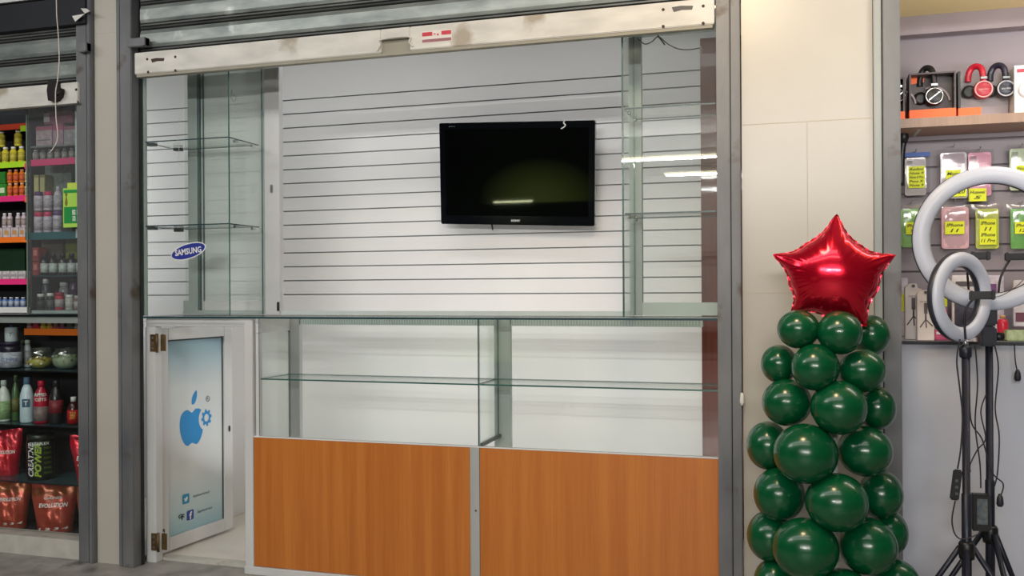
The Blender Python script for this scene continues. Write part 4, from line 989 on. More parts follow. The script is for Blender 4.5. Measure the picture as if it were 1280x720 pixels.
def bottle(nm, label, u, y, z, r, h, body, band=None, cap=(230, 230, 230), group=None, style='jar', parts=False, bandfr=(.12, .62), tc=.0, word=None, caph=.14, neck=.55):
    x = px(u, y); bm_ = mat('b_%d_%d_%d' % body, body, .3, 0, tuple(min(255, int(q * 1.08 + 4)) for q in body), 30, coat=.3)
    t = thing(nm, label, 'bottle' if style != 'tub' else 'tub', (x, y, z + .0012), (0, 0, .62), group=group)
    sh = h * (.78 if style == 'jar' else .66)
    prof = [(r * .9, 0), (r, h * .03), (r, sh * .92), (r * (neck + .2), sh), (r * neck, h * (1 - caph))] if style != 'tall' else [(r * .88, 0), (r, h * .03), (r, h * .5), (r * .96, h * .6), (r * .7, h * .75), (r * .38, h * .84), (r * .36, h * (1 - caph))]
    if style == 'tub': prof = [(r * .95, 0), (r, .004), (r, h * .82), (r * .92, h * (1 - caph))]
    MB().lathe(prof, (0, 0, 0), 18).build('body', bm_, t, world=False)
    cr = {'jar': r * (neck + .12), 'tall': r * .46, 'tub': r * .97}[style]
    cm = mat('cap_%d_%d_%d' % cap, cap, .4)
    MB().lathe([(cr, h * (1 - caph) + .0005), (cr, h * .985), (cr * .9, h)], (0, 0, 0), 16).build('cap', cm, t, world=False)
    if band:
        m_ = mat('band_%d_%d_%d' % band, band, .5, 0, tuple(max(0, int(q * .72)) for q in band), 55, (1, 1, 2.5), detail=6)
        bd = MB().lathe([(r * 1.012, h * bandfr[0]), (r * 1.012, h * bandfr[1])], (0, 0, 0), 18).build('paper_label', m_, t, world=False)
        if word:
            text(word[0], flat(word[1]), bd, 0, h * (bandfr[0] + bandfr[1]) / 2, r * word[2], h * word[3], -.0006, conform=lambda a, b: -math.sqrt(max(1e-6, (r * 1.02) ** 2 - a * a)))
    return t
OR = ['first', 'second', 'third', 'fourth', 'fifth', 'sixth', 'seventh']
m_A = lambda px_: px_ * mpp(20, YA + .03)
def rowof(nm, lab, us, y, z, wpx, hpx, body, band, cap, group, cat=None, **k):
    for i, u in enumerate(us):
        s_ = mpp(u, y)
        bottle(nm, lab % OR[i], u, y, z, wpx * s_ / 2, hpx * s_, body, band, cap, group, **k)
# far-left shelving
YI = YA + .035
rowof('supplement_bottle', 'yellow supplement bottle with white cap on the lime-edged shelf, %s from the left', (-2, 8, 18, 28), YI, zA[1], 8.6, 20, (214, 200, 60), (226, 214, 80), (232, 232, 228), 'yellow bottles on the lime-edged shelf')
for i, u in enumerate((3, 24)):
    bottle('supplement_bottle', 'yellow supplement bottle stacked above the others, %s one under the red shelf edge' % ('left' if i == 0 else 'right'), u, YI, zA[1] + 20.5 * mpp(20, YI), 4.6 * mpp(20, YI), 20 * mpp(20, YI), (206, 196, 70), (216, 204, 70), (226, 224, 214), 'yellow bottles on the lime-edged shelf')
for k, zz in enumerate((0, 17)):
    rowof('supplement_bottle', 'orange supplement bottle, ' + ('lower' if k == 0 else 'upper') + ' tier, %s from the left', (13.5, 21, 28.5), YI, zA[2] + zz * mpp(20, YI), 6.8, 16.5, (236, 130, 40), (240, 110, 60), (246, 190, 160), 'orange bottles on the pink-edged shelf')
    bottle('supplement_bottle', 'small cream bottle at the right end of the orange ones, %s tier' % ('lower' if k == 0 else 'upper'), 34.6, YI, zA[2] + zz * mpp(20, YI), 2.7 * mpp(20, YI), 16 * mpp(20, YI), (222, 216, 190), (200, 196, 150), (236, 232, 226), 'cream bottles on the pink-edged shelf')
def carton(nm, label, u0, u1, y, z, hpx, dep, c, parts=(), group=None, cat='box'):
    s_ = mpp((u0 + u1) / 2, y); a, b = px(u0, y), px(u1, y)
    t = thing(nm, label, cat, ((a + b) / 2, y + dep / 2, z + .0012), group=group)
    m_ = mat('carton_%d_%d_%d' % c, c, .5, 0, tuple(max(0, int(q * .8)) for q in c), 50, detail=6)
    B('carton', m_, a, b, y, y + dep, z + .0012, z + hpx * s_, t, .001)
    for (fx0, fx1, fz0, fz1, cc) in parts: B('printed_panel', flat(cc), a + (b - a) * fx0, a + (b - a) * fx1, y - .001, y - .0002, z + hpx * s_ * fz0, z + hpx * s_ * fz1, t)
    return t
carton('supplement_box', 'green carton, lower of the two at the left frame edge', -8, 8, YA + .015, zA[2], 16, .08, (60, 160, 60), ((.55, .9, .3, .7, (210, 230, 190)),), 'green cartons on the pink-edged shelf')
carton('supplement_box', 'green carton, upper of the two at the left frame edge', -8, 7, YA + .018, zA[2] + 16.2 * mpp(5, YA + .018), 15, .08, (50, 140, 50), (), 'green cartons on the pink-edged shelf')
for i, (a, b) in enumerate(((-6, 3), (4, 13), (14, 23), (24, 31.5))):
    carton('supplement_box', 'small white carton under the white bottles, %s from the left' % OR[i], a, b, YA + .006, zA[3], 12, .05, (226, 216, 220), ((.2, .8, .25, .7, (196, 150, 90)),), 'white cartons on the orange-edged shelf')
zz = zA[3] + 12.4 * mpp(20, YA)
rowof('supplement_bottle', 'white bottle standing on the small cartons, %s from the left', (6.5, 13.2, 23.5, 30.5), YI, zz, 6.4, 18, (210, 196, 206), (196, 180, 176), (236, 234, 236), 'white bottles above the orange shelf edge')
for i, (a, b) in enumerate(((-8, 2), (3, 12), (13, 22), (23, 31.5))):
    carton('supplement_box', 'low white carton on the lower pink-edged shelf, %s from the left' % OR[i], a, b, YA + .006, zA[4], 10, .05, (224, 220, 222), ((.1, .9, .3, .6, (160, 150, 160)),), 'low white cartons on the lower pink-edged shelf')
carton('supplement_box', 'dark green wide box stacked behind the low white cartons', -8, 31, YA + .06, zA[4], 38, .08, (14, 52, 26))
rowof('supplement_bottle', 'tiny blue-white bottle on the white ledge, %s from the left', (-1, 6.5, 14, 21.5, 29), YI, zA[5], 6.6, 12, (96, 128, 190), (190, 204, 226), (226, 230, 236), 'tiny blue-white bottles on the white ledge')
# glass cabinet
YJ = YG + .05
carton('supplement_box', 'pale pink printed box on the top cabinet shelf, left one', 46, 66, YG + .03, zB[0], 26, .1, (196, 170, 180), ((.1, .9, .3, .35, (120, 110, 116)), (0, 1, .8, .99, (170, 90, 116))))
carton('supplement_box', 'pale pink printed box on the top cabinet shelf, middle one', 67, 80, YG + .03, zB[0], 28, .1, (188, 150, 168), ((0, 1, .72, .98, (176, 84, 116)),))
carton('supplement_box', 'pale grey-pink box on the top cabinet shelf, right one', 81, 97, YG + .03, zB[0], 24, .1, (172, 160, 168), ((0, 1, .82, .99, (150, 90, 110)),))
carton('supplement_box', 'upper pink box stacked on the middle boxes of the top cabinet shelf', 56, 92, YG + .035, zB[0] + 28.1 * mpp(73, YG + .03), 16, .09, (172, 112, 134), ((.0, .2, .2, .9, (206, 196, 200)),))
rowof('supplement_bottle', 'small clear grey bottle above the rose shelf edge, %s from the left', (46, 55, 64, 73, 82, 91), YJ, zB[1], 7.6, 14, (150, 142, 146), (178, 170, 166), (190, 184, 184), 'small grey bottles above the rose shelf edge')
for i, (a, b) in enumerate(((43, 49.5), (50.5, 57))):
    carton('supplement_box', 'olive carton behind the cabinet glass, %s of two' % ('left' if i == 0 else 'right'), a, b, YG + .085, zB[2], 74, .05, (150, 146, 96), ((.1, .9, .35, .4, (110, 110, 80)), (.1, .9, .55, .95, (186, 180, 130)), (.1, .9, .0, .33, (170, 150, 150))), 'olive cartons behind the cabinet glass')
carton('notice_sheet', 'plain grey-green sheet standing behind the purple-capped bottles', 57, 90, YG + .14, zB[2], 86, .006, (136, 146, 138), (), None, 'sheet')
for (u, tier, cap, h, lb) in ((49, 1, (96, 60, 120), 24, 'purple-capped white bottle at the left of the upper tier'), (61, 1, (222, 50, 110), 24, 'pink-capped white bottle in the middle of the upper tier'), (73.5, 1, (200, 190, 205), 30, 'tall lilac pump bottle at the right of the upper tier'),
                              (49, 0, (222, 50, 110), 26, 'pink-capped white bottle at the left of the lower tier'), (60.5, 0, (226, 60, 116), 26, 'pink-capped white bottle in the middle of the lower tier'), (72.5, 0, (110, 80, 140), 27, 'purple-capped lilac bottle at the right of the lower tier')):
    s_ = mpp(u, YJ)
    bottle('cream_bottle', lb, u, YJ, zB[2] + (27.6 * s_ if tier else 0), 5.5 * s_, h * s_, (206, 194, 212), (220, 208, 220), cap, 'white bottles with coloured caps in the cabinet', caph=.24, neck=.75, style='tall' if (tier and u > 70) else 'jar')
# leaflet
p = at(91, 256, YG - .045)
t = thing('leaflet_box', 'green and yellow leaflet box with white characters hanging on the cabinet', 'leaflet', (p.x, p.y, pz(91, 284, YG - .045)))
s_ = mpp(91, YG - .045); a, b = px(79.5, YG - .045), px(103, YG - .045); z0, z1 = pz(91, 284, YG - .045), pz(91, 235, YG - .045)
B('panel', mat('leaf_lime', (170, 214, 90), .4), a, b, p.y, p.y + .014, z0, z1, t)
B('header_flap', mat('leaf_yellow', (190, 208, 90), .4), px(85, YG - .03), b, p.y + .0142, p.y + .0245, z1 - .02, z1 + .026, t)
B('green_field', mat('leaf_green', (40, 140, 70), .4), a + .006, b - .004, p.y - .001, p.y - .0002, z0 + .018, z0 + (z1 - z0) * .52, t)
B('green_band', mat('leaf_green', (40, 140, 70), .4), a + .004, b - .012, p.y - .001, p.y - .0002, z1 - .022, z1 - .008, t)
m = MB().lathe([(.003, 0), (.010, .02), (.006, .05), (.010, .062), (.0, .075)], (a + .018, p.y + .001, z0 + (z1 - z0) * .50), 10, sy=.2).build('printed_gourd', mat('gourd', (130, 110, 50), .5), t)
for (tx, xx, zf) in (('體', .58, .38), ('酒', .58, .22), ('順', .82, .38), ('米', .82, .22)):
    text(tx, WHITE, t, a + (b - a) * xx - t.location.x, z0 + (z1 - z0) * zf - t.location.z, .019, .024, p.y - .0015 - t.location.y, bold=.01)
# dark bottles row
rowof('syrup_bottle', 'dark white-labelled bottle on the glass cabinet shelf, %s from the left', (56, 67, 79, 90, 101), YJ, zB[3], 10.4, 27, (26, 18, 34), (226, 236, 232), (30, 24, 40), 'dark white-labelled bottles on the glass shelf', bandfr=(.12, .55), neck=.5, caph=.18)
for i, vz in enumerate((0, 18)):
    carton('supplement_box', 'red carton at the left end of the dark bottle row, %s' % ('lower' if i == 0 else 'upper'), 40.5, 48, YG + .02, zB[3] + vz * mpp(44, YG), 17.5, .05, (172, 80, 80), ((.2, .8, .4, .8, (206, 130, 120)),), 'red cartons beside the dark bottles')
carton('supplement_box', 'olive-yellow carton standing behind the dark bottles', 82, 100, YG + .10, zB[3], 48, .04, (136, 140, 40))
carton('supplement_box', 'brown carton standing behind the dark bottles, left', 52, 78, YG + .10, zB[3], 46, .04, (110, 96, 84))
for (u, w, h, bo, ba, ca, lb) in ((51, 9, 20, (40, 40, 44), (70, 72, 76), (220, 220, 214), 'charcoal jar with cream lid'), (63, 9, 21, (44, 46, 48), (110, 112, 110), (226, 226, 222), 'grey-labelled jar with white lid'), (74.5, 11, 22, (190, 40, 70), (206, 190, 190), (170, 30, 60), 'red-capped jar'), (87, 10, 19, (200, 196, 186), (230, 226, 214), (236, 234, 228), 'white jar with white lid'), (98, 10.5, 18, (150, 110, 110), (216, 206, 196), (196, 190, 186), 'brown-labelled jar')):
    s_ = mpp(u, YJ); bottle('vitamin_jar', lb + ' on the lowest cabinet shelf', u, YJ, zB[4], w * s_ / 2, h * s_, bo, ba, ca, 'jars on the lowest cabinet shelf', caph=.2, neck=.8, bandfr=(.15, .6))
for (u, w, h, bo, ba, ca, lb) in ((58, 10, 38, (60, 66, 76), (90, 96, 104), (220, 222, 224), 'tall grey bottle behind the lowest cabinet jars'), (80, 12, 34, (176, 180, 180), (196, 200, 196), (226, 226, 224), 'tall white bottle behind the lowest cabinet jars'), (92, 9, 40, (110, 70, 110), (90, 60, 100), (60, 40, 66), 'tall purple bottle behind the lowest cabinet jars')):
    s_ = mpp(u, YJ + .09); bottle('vitamin_bottle', lb, u, YJ + .09, zB[4], w * s_ / 2, h * s_, bo, ba, ca, None, caph=.15, neck=.7)
# counter: packs above the orange strip
for i, (a, b, c) in enumerate(((33, 39, (170, 120, 130)), (40, 49, (180, 30, 60)), (50, 57, (206, 170, 60)), (58, 65, (196, 150, 60)), (66, 73, (150, 70, 80)), (74, 81, (120, 60, 90)), (82, 91, (70, 80, 76)), (92, 101, (130, 136, 130)))):
    carton('sachet_box', ('mauve', 'crimson', 'mustard', 'golden', 'dusty red', 'plum', 'dark grey-green', 'pale grey')[i] + ' sachet box above the orange strip of the lower counter', a, b, YO + .004, zO, 11 if i != 3 else 12, .05, c, ((.2, .8, .3, .7, tuple(min(255, q + 60) for q in c)),), 'sachet boxes above the orange strip')
# bowls and bottles on the shelf below
Yk = .16
s_ = mpp(15, Yk)
bottle('protein_tub', 'wide dark jar with a pale label reading in blue, at the left of the bowls', 13, Yk, zC[0], 12.5 * s_, 33 * s_, (30, 26, 44), (206, 212, 226), (40, 30, 60), None, style='jar', neck=.8, bandfr=(.05, .62), caph=.1, word=('TUMPIX', (90, 110, 170), 1.5, .16))
bottle('white_pot', 'round white pot standing on the wide dark jar', 14, Yk, zC[0] + 33.5 * s_, 7 * s_, 21 * s_, (196, 206, 210), (206, 214, 216), (40, 60, 80), None, style='tub', caph=.12, bandfr=(.1, .75), word=('T', (60, 80, 96), .6, .3)) if False else None
t = thing('white_pot', 'round grey-white pot standing on the wide dark jar', 'pot', (px(14, Yk), Yk, zC[0] + 33.5 * s_), (0, 0, .62))
MB().lathe([(7 * s_, 0), (7.6 * s_, .004), (7.6 * s_, 17 * s_), (6.5 * s_, 18 * s_)], (0, 0, 0), 20).build('body', mat('pot_grey', (192, 202, 208), .4), t, world=False)
MB().lathe([(2.2 * s_, 18.01 * s_), (2.2 * s_, 22 * s_)], (0, 0, 0), 12).build('spout', mat('pot_blue', (60, 90, 120), .4), t, world=False)
text('T', mat('print_grey2', (92, 86, 92), .5), t, 0, 9 * s_, 4 * s_, 5 * s_, -7.75 * s_)
for i, u in enumerate((25.5, 34)):
    s_ = mpp(u, Yk + .07); bottle('pale_bottle', 'pale translucent bottle beside the wide dark jar, %s of two' % ('left' if i == 0 else 'right'), u, Yk + .07, zC[0], 4.4 * s_, 34 * s_, (170, 176, 178), (190, 190, 196), (206, 220, 210), 'pale bottles beside the dark jar', neck=.6)
def bowl(label, u, R, fill, fillh, chunk):
    y = .19; s_ = mpp(u, y); r = R * s_; h = 30 * s_
    t = thing('glass_bowl', label, 'bowl', (px(u, y), y, zC[0] + .0012))
    prof = [(r * .55, 0), (r * .9, h * .18), (r, h * .42), (r * .9, h * .68), (r * .72, h * .8), (r * .76, h * .86)]
    n_ = MB(); n = 28
    for (q, z) in prof:
        for k in range(n): a = 2 * PI * k / n; n_.v.append(Vector((q * math.cos(a), q * math.sin(a), z)))
    for i in range(len(prof) - 1):
        for k in range(n): n_.f.append([i * n + k, i * n + (k + 1) % n, (i + 1) * n + (k + 1) % n, (i + 1) * n + k]); n_.m.append(0); n_.sm.append(True)
    n_.f.append(list(range(n))[::-1]); n_.m.append(0); n_.sm.append(False)
    n_.build('glass_wall', glassmat('bowl_glass', (.93, .96, .94), .12, .6, .02, haze=.03), t, world=False)
    f = MB(); rnd = random.Random(u)
    f.lathe([(r * .5, h * .03), (r * .84, h * .18), (r * .92, h * fillh * .8), (r * .7, h * fillh)], (0, 0, 0), 24)
    if chunk:
        for _ in range(90):
            a = rnd.uniform(0, 2 * PI); q = rnd.uniform(0, .9) * r; z = h * fillh * rnd.uniform(.75, 1.05) if q < r * .8 else h * rnd.uniform(.2, fillh)
            x_, y_ = q * math.cos(a), q * math.sin(a); e = .006
            f.box(x_ - e, x_ + e, y_ - e, y_ + e, z - e * .7, z + e * .7, rnd.randint(0, 2))
    o = f.build('contents', fill, t, world=False); o['kind'] = 'stuff'
bowl('round glass bowl of small wrapped yellow sweets', 50, 15, [mat('sweets_y', (190, 180, 80), .4), mat('sweets_b', (150, 120, 60), .4), mat('sweets_w', (220, 216, 190), .4)], .42, True)
bowl('round glass bowl of pale green powdery packets', 82, 16.5, [mat('pale_fill', (150, 166, 130), .5, 0, (176, 186, 160), 40), mat('pale_fill2', (186, 192, 170), .5), mat('pale_fill3', (110, 120, 80), .5)], .55, True)
# drinks row
Yd = .15
s_ = mpp(40, Yd)
bottle('drink_bottle', 'white bottle with a pale green label at the left frame edge', 4, Yd, zC[1], 7.9 * s_, 52 * s_, (206, 214, 208), (160, 196, 140), (190, 200, 196), None, style='tall', bandfr=(.06, .50))
bottle('drink_bottle', 'slim green glass bottle between two white bottles', 18.8, Yd + .03, zC[1], 4.6 * s_, 58 * s_, (70, 100, 60), (120, 120, 70), (90, 110, 70), None, style='tall', bandfr=(.2, .5))
bottle('drink_bottle', 'white bottle with a blue-grey cap and a square T mark', 33, Yd, zC[1], 8.3 * s_, 57 * s_, (196, 216, 226), None, (96, 130, 160), None, style='tall', caph=.16)
bottle('drink_bottle', 'tall red printed shaker bottle', 51, Yd, zC[1], 9 * s_, 53 * s_, (170, 20, 50), (150, 130, 130), (190, 30, 60), None, style='tall', bandfr=(.06, .40))
bottle('drink_bottle', 'black bottle with yellow and red print', 69.5, Yd, zC[1], 8.3 * s_, 54 * s_, (30, 30, 34), (150, 50, 60), (40, 40, 44), None, style='tall', bandfr=(.25, .55))
bottle('drink_bottle', 'small red-labelled bottle with a white cap', 91, Yd, zC[1], 7.2 * s_, 34 * s_, (60, 20, 24), (206, 30, 40), (230, 230, 228), None, style='tall', bandfr=(.05, .55), caph=.17)
bottle('drink_bottle', 'dark bottle with white cap cut off by the steel column', 103, Yd + .04, zC[1], 5 * s_, 56 * s_, (40, 40, 44), None, (220, 220, 220), None, style='tall')
tx = [o for o in bpy.data.objects if o.get('label') == 'white bottle with a blue-grey cap and a square T mark'][0]
cfn = lambda r_: (lambda a, b: -math.sqrt(max(1e-6, r_ * r_ - a * a)))
mkT = MB().box(-.016, .016, -8.3 * s_ - .002, -8.3 * s_ + .002, 20 * s_, 30 * s_).build('square_mark', flat((40, 90, 120)), tx, world=False)
text('T', WHITE, mkT, 0, 25 * s_, .018, .022, -8.3 * s_ - .003, bold=.03)
tx = [o for o in bpy.data.objects if o.get('label') == 'tall red printed shaker bottle'][0]
for (wd, zf) in (('RIPPED', 36), ('CUTS', 30)): text(wd, WHITE, tx, 0, zf * s_, 13 * s_, 4 * s_, -.001, conform=cfn(9 * s_), bold=.03)
tx = [o for o in bpy.data.objects if o.get('label') == 'black bottle with yellow and red print'][0]
m = MB().lathe([(8.3 * .87 * s_, 35 * s_), (8.3 * .60 * s_, 42 * s_)], (0, 0, 0), 16).build('yellow_shoulder', flat((200, 190, 40)), tx, world=False)
tx = [o for o in bpy.data.objects if o.get('label') == 'small red-labelled bottle with a white cap'][0]
text('FIRE', flat((230, 190, 60)), tx, 0, 12 * s_, 9 * s_, 6 * s_, -.002, conform=cfn(7.3 * s_), rot=PI / 2)

# pouches
def pouch(label, u, wp, hp, y, z, col, words, c2, tilt=0., dark=None, dep=.045, group='foil supplement pouches', taper=.76, wordc=(236, 230, 226)):
    s_ = mpp(u, y); w, h = wp * s_ / 2, hp * s_
    t = thing('supplement_pouch', label, 'pouch', (px(u, y), y + dep, z + .0012), (0, 0, .5), group)
    rnd = random.Random(int(u * 7 + z * 100))
    ph = [rnd.uniform(0, 6) for _ in range(6)]
    def wid(b): return w * (1 if b > .75 else taper + (1 - taper) * (b / .75) ** 1.2)
    def depth(a, b): return dep * (max(0, 1 - abs(a) ** 2.4) ** .55) * (1 - b ** 3.2) * (.72 + .28 * math.sin(PI * min(1, b * 1.2 + .15))) + .0028 * math.sin(9 * a + ph[0] + 5 * b) * (1 - a * a) + .002 * math.sin(22 * b + ph[1] + 4 * a) * (1 - a * a)
    nx, nz = 22, 30; m_ = MB()
    for side in (-1, 1):
        n = len(m_.v)
        for j in range(nz + 1):
            for i in range(nx + 1):
                a = i / nx * 2 - 1; b = j / nz
                zz = b * h + (.02 * h * math.sin(ph[2] + 2 * a) if b > .9 else 0)
                d = max(.0006, depth(a, b)) if 0 < i < nx else 0
                m_.v.append(Vector((a * wid(b), side * d * (1 if side < 0 else .8), zz)))
        for j in range(nz):
            for i in range(nx):
                q = n + j * (nx + 1) + i; b = (j + .5) / nz
                mi = 1 if (.72 < b < .9) else 0
                m_.f.append([q, q + 1, q + nx + 2, q + nx + 1]); m_.m.append(mi); m_.sm.append(True)
    foil = mat('foil_%d_%d_%d' % col, col, .28, .35, tuple(min(255, q + 20) for q in col), 10, bump=.25, bscale=30, coat=.3)
    foil2 = mat('foil_%d_%d_%d' % c2, c2, .28, .35, None, 10, bump=.25, bscale=30, coat=.3)
    body = m_.build('pouch_body', [foil, foil2], t, world=False, fix=False)
    cf = lambda x_, z_: -max(0, depth(max(-1, min(1, x_ / wid(min(1, max(0, z_ / h))))), min(1, max(0, z_ / h)))) - .002
    for (wd, zf, wf, hf) in words:
        text(wd, flat(wordc), body, 0, zf * h, w * 2 * wf * .8, h * hf, 0, conform=cf, bold=.03, italic=.15)
    if tilt: t.rotation_euler = (0, 0, tilt)
    return t
Yp = .15
pouch('brick-orange foil pouch in the middle of the bottom shelf', 58, 54, 62, Yp, zC[3], (168, 62, 42), (('EVOLUTION', .56, .78, .085), ('GAINER', .70, .5, .05), ('1 2 3 4', .09, .8, .05)), (150, 76, 40))
pouch('brick-orange foil pouch at the left of the bottom shelf', 4, 44, 62, Yp, zC[3], (176, 66, 44), (('EVOLUTION', .60, .7, .07), ('1 2 3 4', .12, .8, .05)), (160, 84, 44))
pouch('brick-orange foil pouch at the right of the bottom shelf, half hidden by the column', 105, 36, 62, Yp, zC[3], (176, 62, 44), (('EVOL', .58, .7, .075), ('1 2', .1, .4, .05)), (176, 100, 60))
pouch('bright red foil pouch on the shelf above, at the left frame edge', -2, 36, 57, Yp, zC[2], (196, 20, 40), (('EVOLUTION', .52, .8, .08),), (206, 40, 60))
pouch('bright red foil pouch tapering down, right of the black tub', 100, 42, 58, Yp, zC[2], (196, 22, 44), (('EVOL', .50, .7, .10), ('GAINER', .36, .6, .05), ('2 kg', .12, .5, .05)), (214, 24, 50), taper=.6)
s_ = mpp(50, Yp); r = 16.3 * s_; h = 56 * s_; zb0 = zC[2]
t = thing('creatine_tub', 'big black tub reading CREATINE POWER in white and green', 'tub', (px(50, Yp + .02), Yp + .02, zb0 + .0012), (0, 0, .68))
MB().lathe([(r * .93, 0), (r, .008), (r, h * .84), (r * .93, h * .88)], (0, 0, 0), 32).build('body', mat('tub_black', (16, 18, 16), .35), t, world=False)
MB().lathe([(r * .97, h * .882), (r * .97, h * .99), (r * .9, h)], (0, 0, 0), 32).build('lid', mat('lid_dark', (40, 44, 40), .35), t, world=False)
cf = cfn(r * 1.005)
text('CREATINE', WHITE, t, -r * .62, h * .46, h * .74, r * .40, -.001, conform=cf, rot=PI / 2, bold=.03, italic=.2)
text('POWER', flat((150, 180, 40)), t, -r * .12, h * .45, h * .76, r * .48, -.001, conform=cf, rot=PI / 2, bold=.04, italic=.2)
text('CREAPLEX', WHITE, t, -r * .05, h * .87 - .012, r * 1.4, r * .22, -.002, conform=cfn(r * 1.01), bold=.02)
for k in range(6):
    text(('MICRO', 'PURE', 'ULTRA', '100%', 'FORCE', 'MAX')[k], flat((110, 140, 40)), t, r * .55, h * (.16 + k * .11), r * .5, h * .05, -.001, conform=cf)

# hanging cord and scrap of paper
o = MB().tube([at(u, v, -.12) for u, v in ((69.5, -30), (70.5, 0), (71, 20), (73, 45), (74, 75), (72, 100), (69.5, 115), (70, 145), (72, 165), (71, 177), (66, 186), (62, 191))], .0022, 6).build('hanging_cord', mat('cord_white', (206, 198, 190), .5)); tag(o, 'thin off-white cord hanging down in front of the left shutter', 'cord')
pp = [at(u, v, -.07) for u, v in ((90, 20), (94, 27), (106, 17), (110.5, 13), (104, 9), (97, 9))]
m = MB(); m.add([pp[0], pp[1], pp[2], pp[3] + Vector((0, .01, 0)), pp[4] + Vector((0, .02, 0)), pp[5] + Vector((0, .018, 0))], [[0, 1, 2], [2, 3, 4], [2, 4, 5]]); m.f += []
o = m.build('paper_scrap', mat('paper_white', (210, 208, 204), .7), fix=False); tag(o, 'torn scrap of white paper stuck high on the dark lintel beside the left column', 'paper')
MB().box(0, .001, 0, .001, 0, .001)
o = MB().lathe([(.007, 0), (.012, .012), (.010, .03), (.006, .045)], at(927.5, 507, -.042), 8, sx=.7, sy=.5).build('paper_wad', mat('paper_wad_white', (214, 212, 206), .8, bump=.5)); tag(o, 'small crumpled white wad stuck on the edge of the right steel column', 'paper')

# ================================================================== CORRIDOR LIGHTS (tubes above and behind the viewer, plus added fill lamps)
def tube_light(x0, x1, y, z, s, nm_label, col=(255, 246, 214)):
    t = thing('tube_light', nm_label, 'ceiling light', ((x0 + x1) / 2, y, z))
    MB().box(x0 - .05, x1 + .05, y - .04, y + .04, z + .03, z + .09).build('fixture_body', WHITE, t)
    for xx in (x0 + .4, x1 - .4): MB().box(xx - .01, xx + .01, y - .01, y + .01, z + .0901, 3.1).build('hanger', WHITE, t)
    m = MB().tube([(x0, y, z), (x1, y, z)], .016, 8, smooth_path=False).build('tube', emis('tube_glow%d' % s, col, s), t)
tube_light(-2.6, 1.9, -8.2, 2.86, 6, 'long ceiling tube light in the corridor behind the viewer')
tube_light(-1.75, 1.9, -9.9, 2.86, 6, 'farther ceiling tube light in the corridor')
def area(name, loc, rot, sx_, sy_, e, col=(1, 1, 1)):
    l = bpy.data.lights.new(name, 'AREA'); l.shape = 'RECTANGLE'; l.size = sx_; l.size_y = sy_; l.energy = e; l.color = col
    o = bpy.data.objects.new(name, l); COL.objects.link(o); o.location = loc; o.rotation_euler = rot; return o
area('corridor_fill', (-3.9, -2.6, 3.05), (math.radians(25), 0, 0), 2.0, .4, 26, (1, .985, .96))  # added area light that lifts the left pillar
area('corridor_fill', (-1.6, -2.2, 3.05), (math.radians(18), 0, 0), 4.5, .4, 24, (1, .985, .96))  # added general fill under the corridor ceiling
area('corridor_fill', (-1.6, -2.9, 3.05), (math.radians(30), 0, 0), 5, .3, 24, (1, .985, .96))  # second added fill, kept clear of the glass reflections
area('tube_lamp', (-.35, -8.2, 2.835), (math.radians(75), 0, 0), 4.5, .03, 170, (1, .975, .93))
area('tube_lamp', (.08, -9.9, 2.835), (math.radians(75), 0, 0), 3.6, .03, 140, (1, .975, .93))
area('stall_floor_fill', (-1.35, .42, .34), (math.radians(155), 0, 0), 2.3, .16, 6, (1, .99, .97))  # added fill hidden behind the front panels, brightens the back wall
area('stall_side_fill', (-3.95, .55, 1.6), (math.radians(80), 0, math.radians(-35)), .2, 1.4, 5, (1, .99, .97))  # added fill out of view for the slats at far left
area('stall_top_fill', (-1.75, .36, 2.46), (math.radians(28), 0, 0), 3.0, .10, 7.5, (1, .99, .97))  # added fill hidden by the shutter for the upper back wall
area('right_stall_lamp', (1.3, -.1, 2.2), (math.radians(10), 0, 0), 1.2, .12, 6, (1, .93, .96))
area('left_stall_lamp', (-4.0, .15, 2.4), (0, 0, 0), 1.6, .1, 5, (.95, .98, 1))
area('right_stall_fill', (1.05, -.75, 1.75), (math.radians(155), 0, 0), .8, .3, 16, (1, .95, .9))  # added upward fill for the right stall soffit
t = thing('reflected_case', 'unseen glowing case added behind the viewer for the television reflection', 'display case', (-3.15, -5.7, 0))  # made up out of view, placed where the screen mirrors it
MB().box(-4.2, -2.1, -6.0, -5.4, .0, .18).box(-4.2, -2.1, -6.0, -5.98, .18, .95).box(-4.16, -2.14, -5.21, -5.19, .0, .492).box(-4.2, -4.17, -5.97, -5.4, .18, .95).box(-2.13, -2.1, -5.97, -5.4, .18, .95).build('case_body', BLACK, t)  # front lip added to hide the strip from the counter glass
MB().tube([(-3.62, -5.5, .46), (-3.12, -5.5, .46)], .006, 8, smooth_path=False).build('light_strip', emis('strip_glow', (235, 240, 190), 30), t)
GP = bpy.data.materials.new('green_glow_panel'); GP.use_nodes = True; nt = GP.node_tree; b_ = nt.nodes['Principled BSDF']; b_.inputs['Base Color'].default_value = (.02, .03, .01, 1)
tc = nt.nodes.new('ShaderNodeTexCoord'); mp_ = nt.nodes.new('ShaderNodeMapping'); mp_.inputs['Location'].default_value = (0, 0, -.62); mp_.inputs['Scale'].default_value = (1.15, 1, 1.7)
g_ = nt.nodes.new('ShaderNodeTexGradient'); g_.gradient_type = 'SPHERICAL'; nt.links.new(tc.outputs['Object'], mp_.inputs[0]); nt.links.new(mp_.outputs[0], g_.inputs[0])
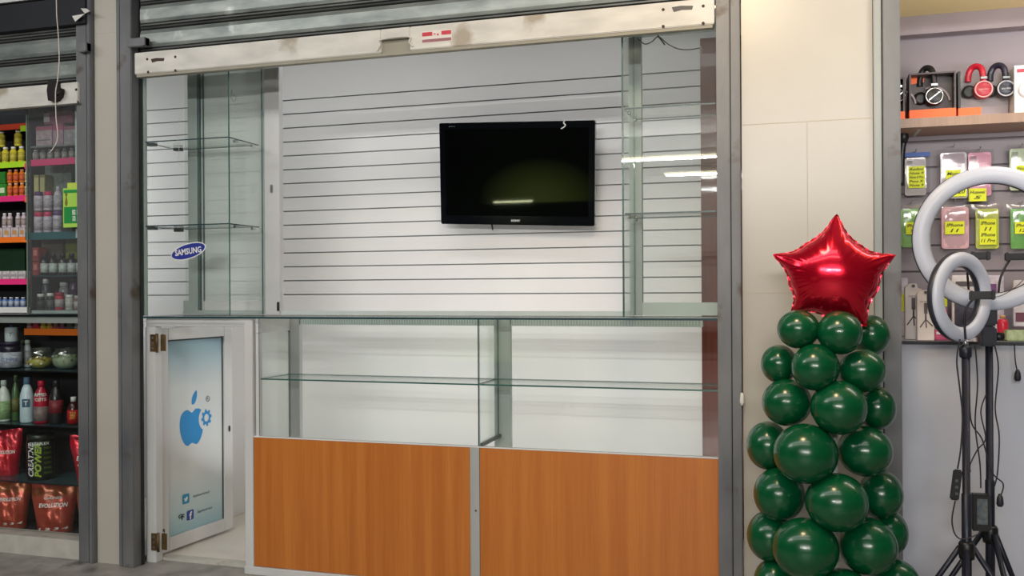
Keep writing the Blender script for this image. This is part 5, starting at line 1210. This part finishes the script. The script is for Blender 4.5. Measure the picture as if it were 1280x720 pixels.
ml = nt.nodes.new('ShaderNodeMath'); ml.operation = 'MULTIPLY'; ml.inputs[1].default_value = 1.7; nt.links.new(g_.outputs[1], ml.inputs[0]); nt.links.new(ml.outputs[0], b_.inputs['Emission Strength']); b_.inputs['Emission Color'].default_value = lin((150, 170, 80))
MB().add([(-4.16, -5.97, .19), (-2.14, -5.97, .19), (-2.14, -5.97, 1.6), (-4.16, -5.97, 1.6)], [[0, 1, 2, 3]]).build('lit_backing', GP, t, fix=False)  # emission gradient added for the green glow mirrored in the screen
l = bpy.data.lights.new('warm_downlight', 'AREA'); l.shape = 'DISK'; l.size = .45; l.energy = 16; l.color = (1, .72, .40)
o = bpy.data.objects.new('warm_downlight', l); COL.objects.link(o); o.location = (-.25, -1.5, 2.7)
o.rotation_euler = (Vector((px(1040, BY), BY, .8)) - Vector(o.location)).to_track_quat('-Z', 'Y').to_euler()
wd = bpy.data.worlds.new('hall'); SC.world = wd; wd.use_nodes = True
wd.node_tree.nodes['Background'].inputs['Color'].default_value = (.78, .80, .84, 1); wd.node_tree.nodes['Background'].inputs['Strength'].default_value = .5

# ================================================================== CAMERA
cam = bpy.data.cameras.new('camera'); co = bpy.data.objects.new('camera', cam); COL.objects.link(co); SC.camera = co
cam.sensor_width = 36; cam.lens = F * 36 / 1280; cam.shift_y = (CY - 360) / 1280; cam.clip_start = .05
c, s = math.cos(YAW), math.sin(YAW); R0 = Vector((c, s, 0)); FW = Vector((-s, c, 0)); UP0 = Vector((0, 0, 1))
UP = UP0 * math.cos(ROLL) + R0 * math.sin(ROLL); RT = R0 * math.cos(ROLL) - UP0 * math.sin(ROLL)
M = Matrix((RT, UP, -FW)).transposed().to_4x4(); M.translation = CAM; co.matrix_world = M
SC.view_settings.view_transform = 'Standard'; SC.view_settings.look = 'None'; SC.view_settings.exposure = 0
SC.cycles.max_bounces = 8; SC.cycles.transparent_max_bounces = 32; SC.cycles.use_denoising = True
SC.cycles.caustics_reflective = False; SC.cycles.caustics_refractive = False
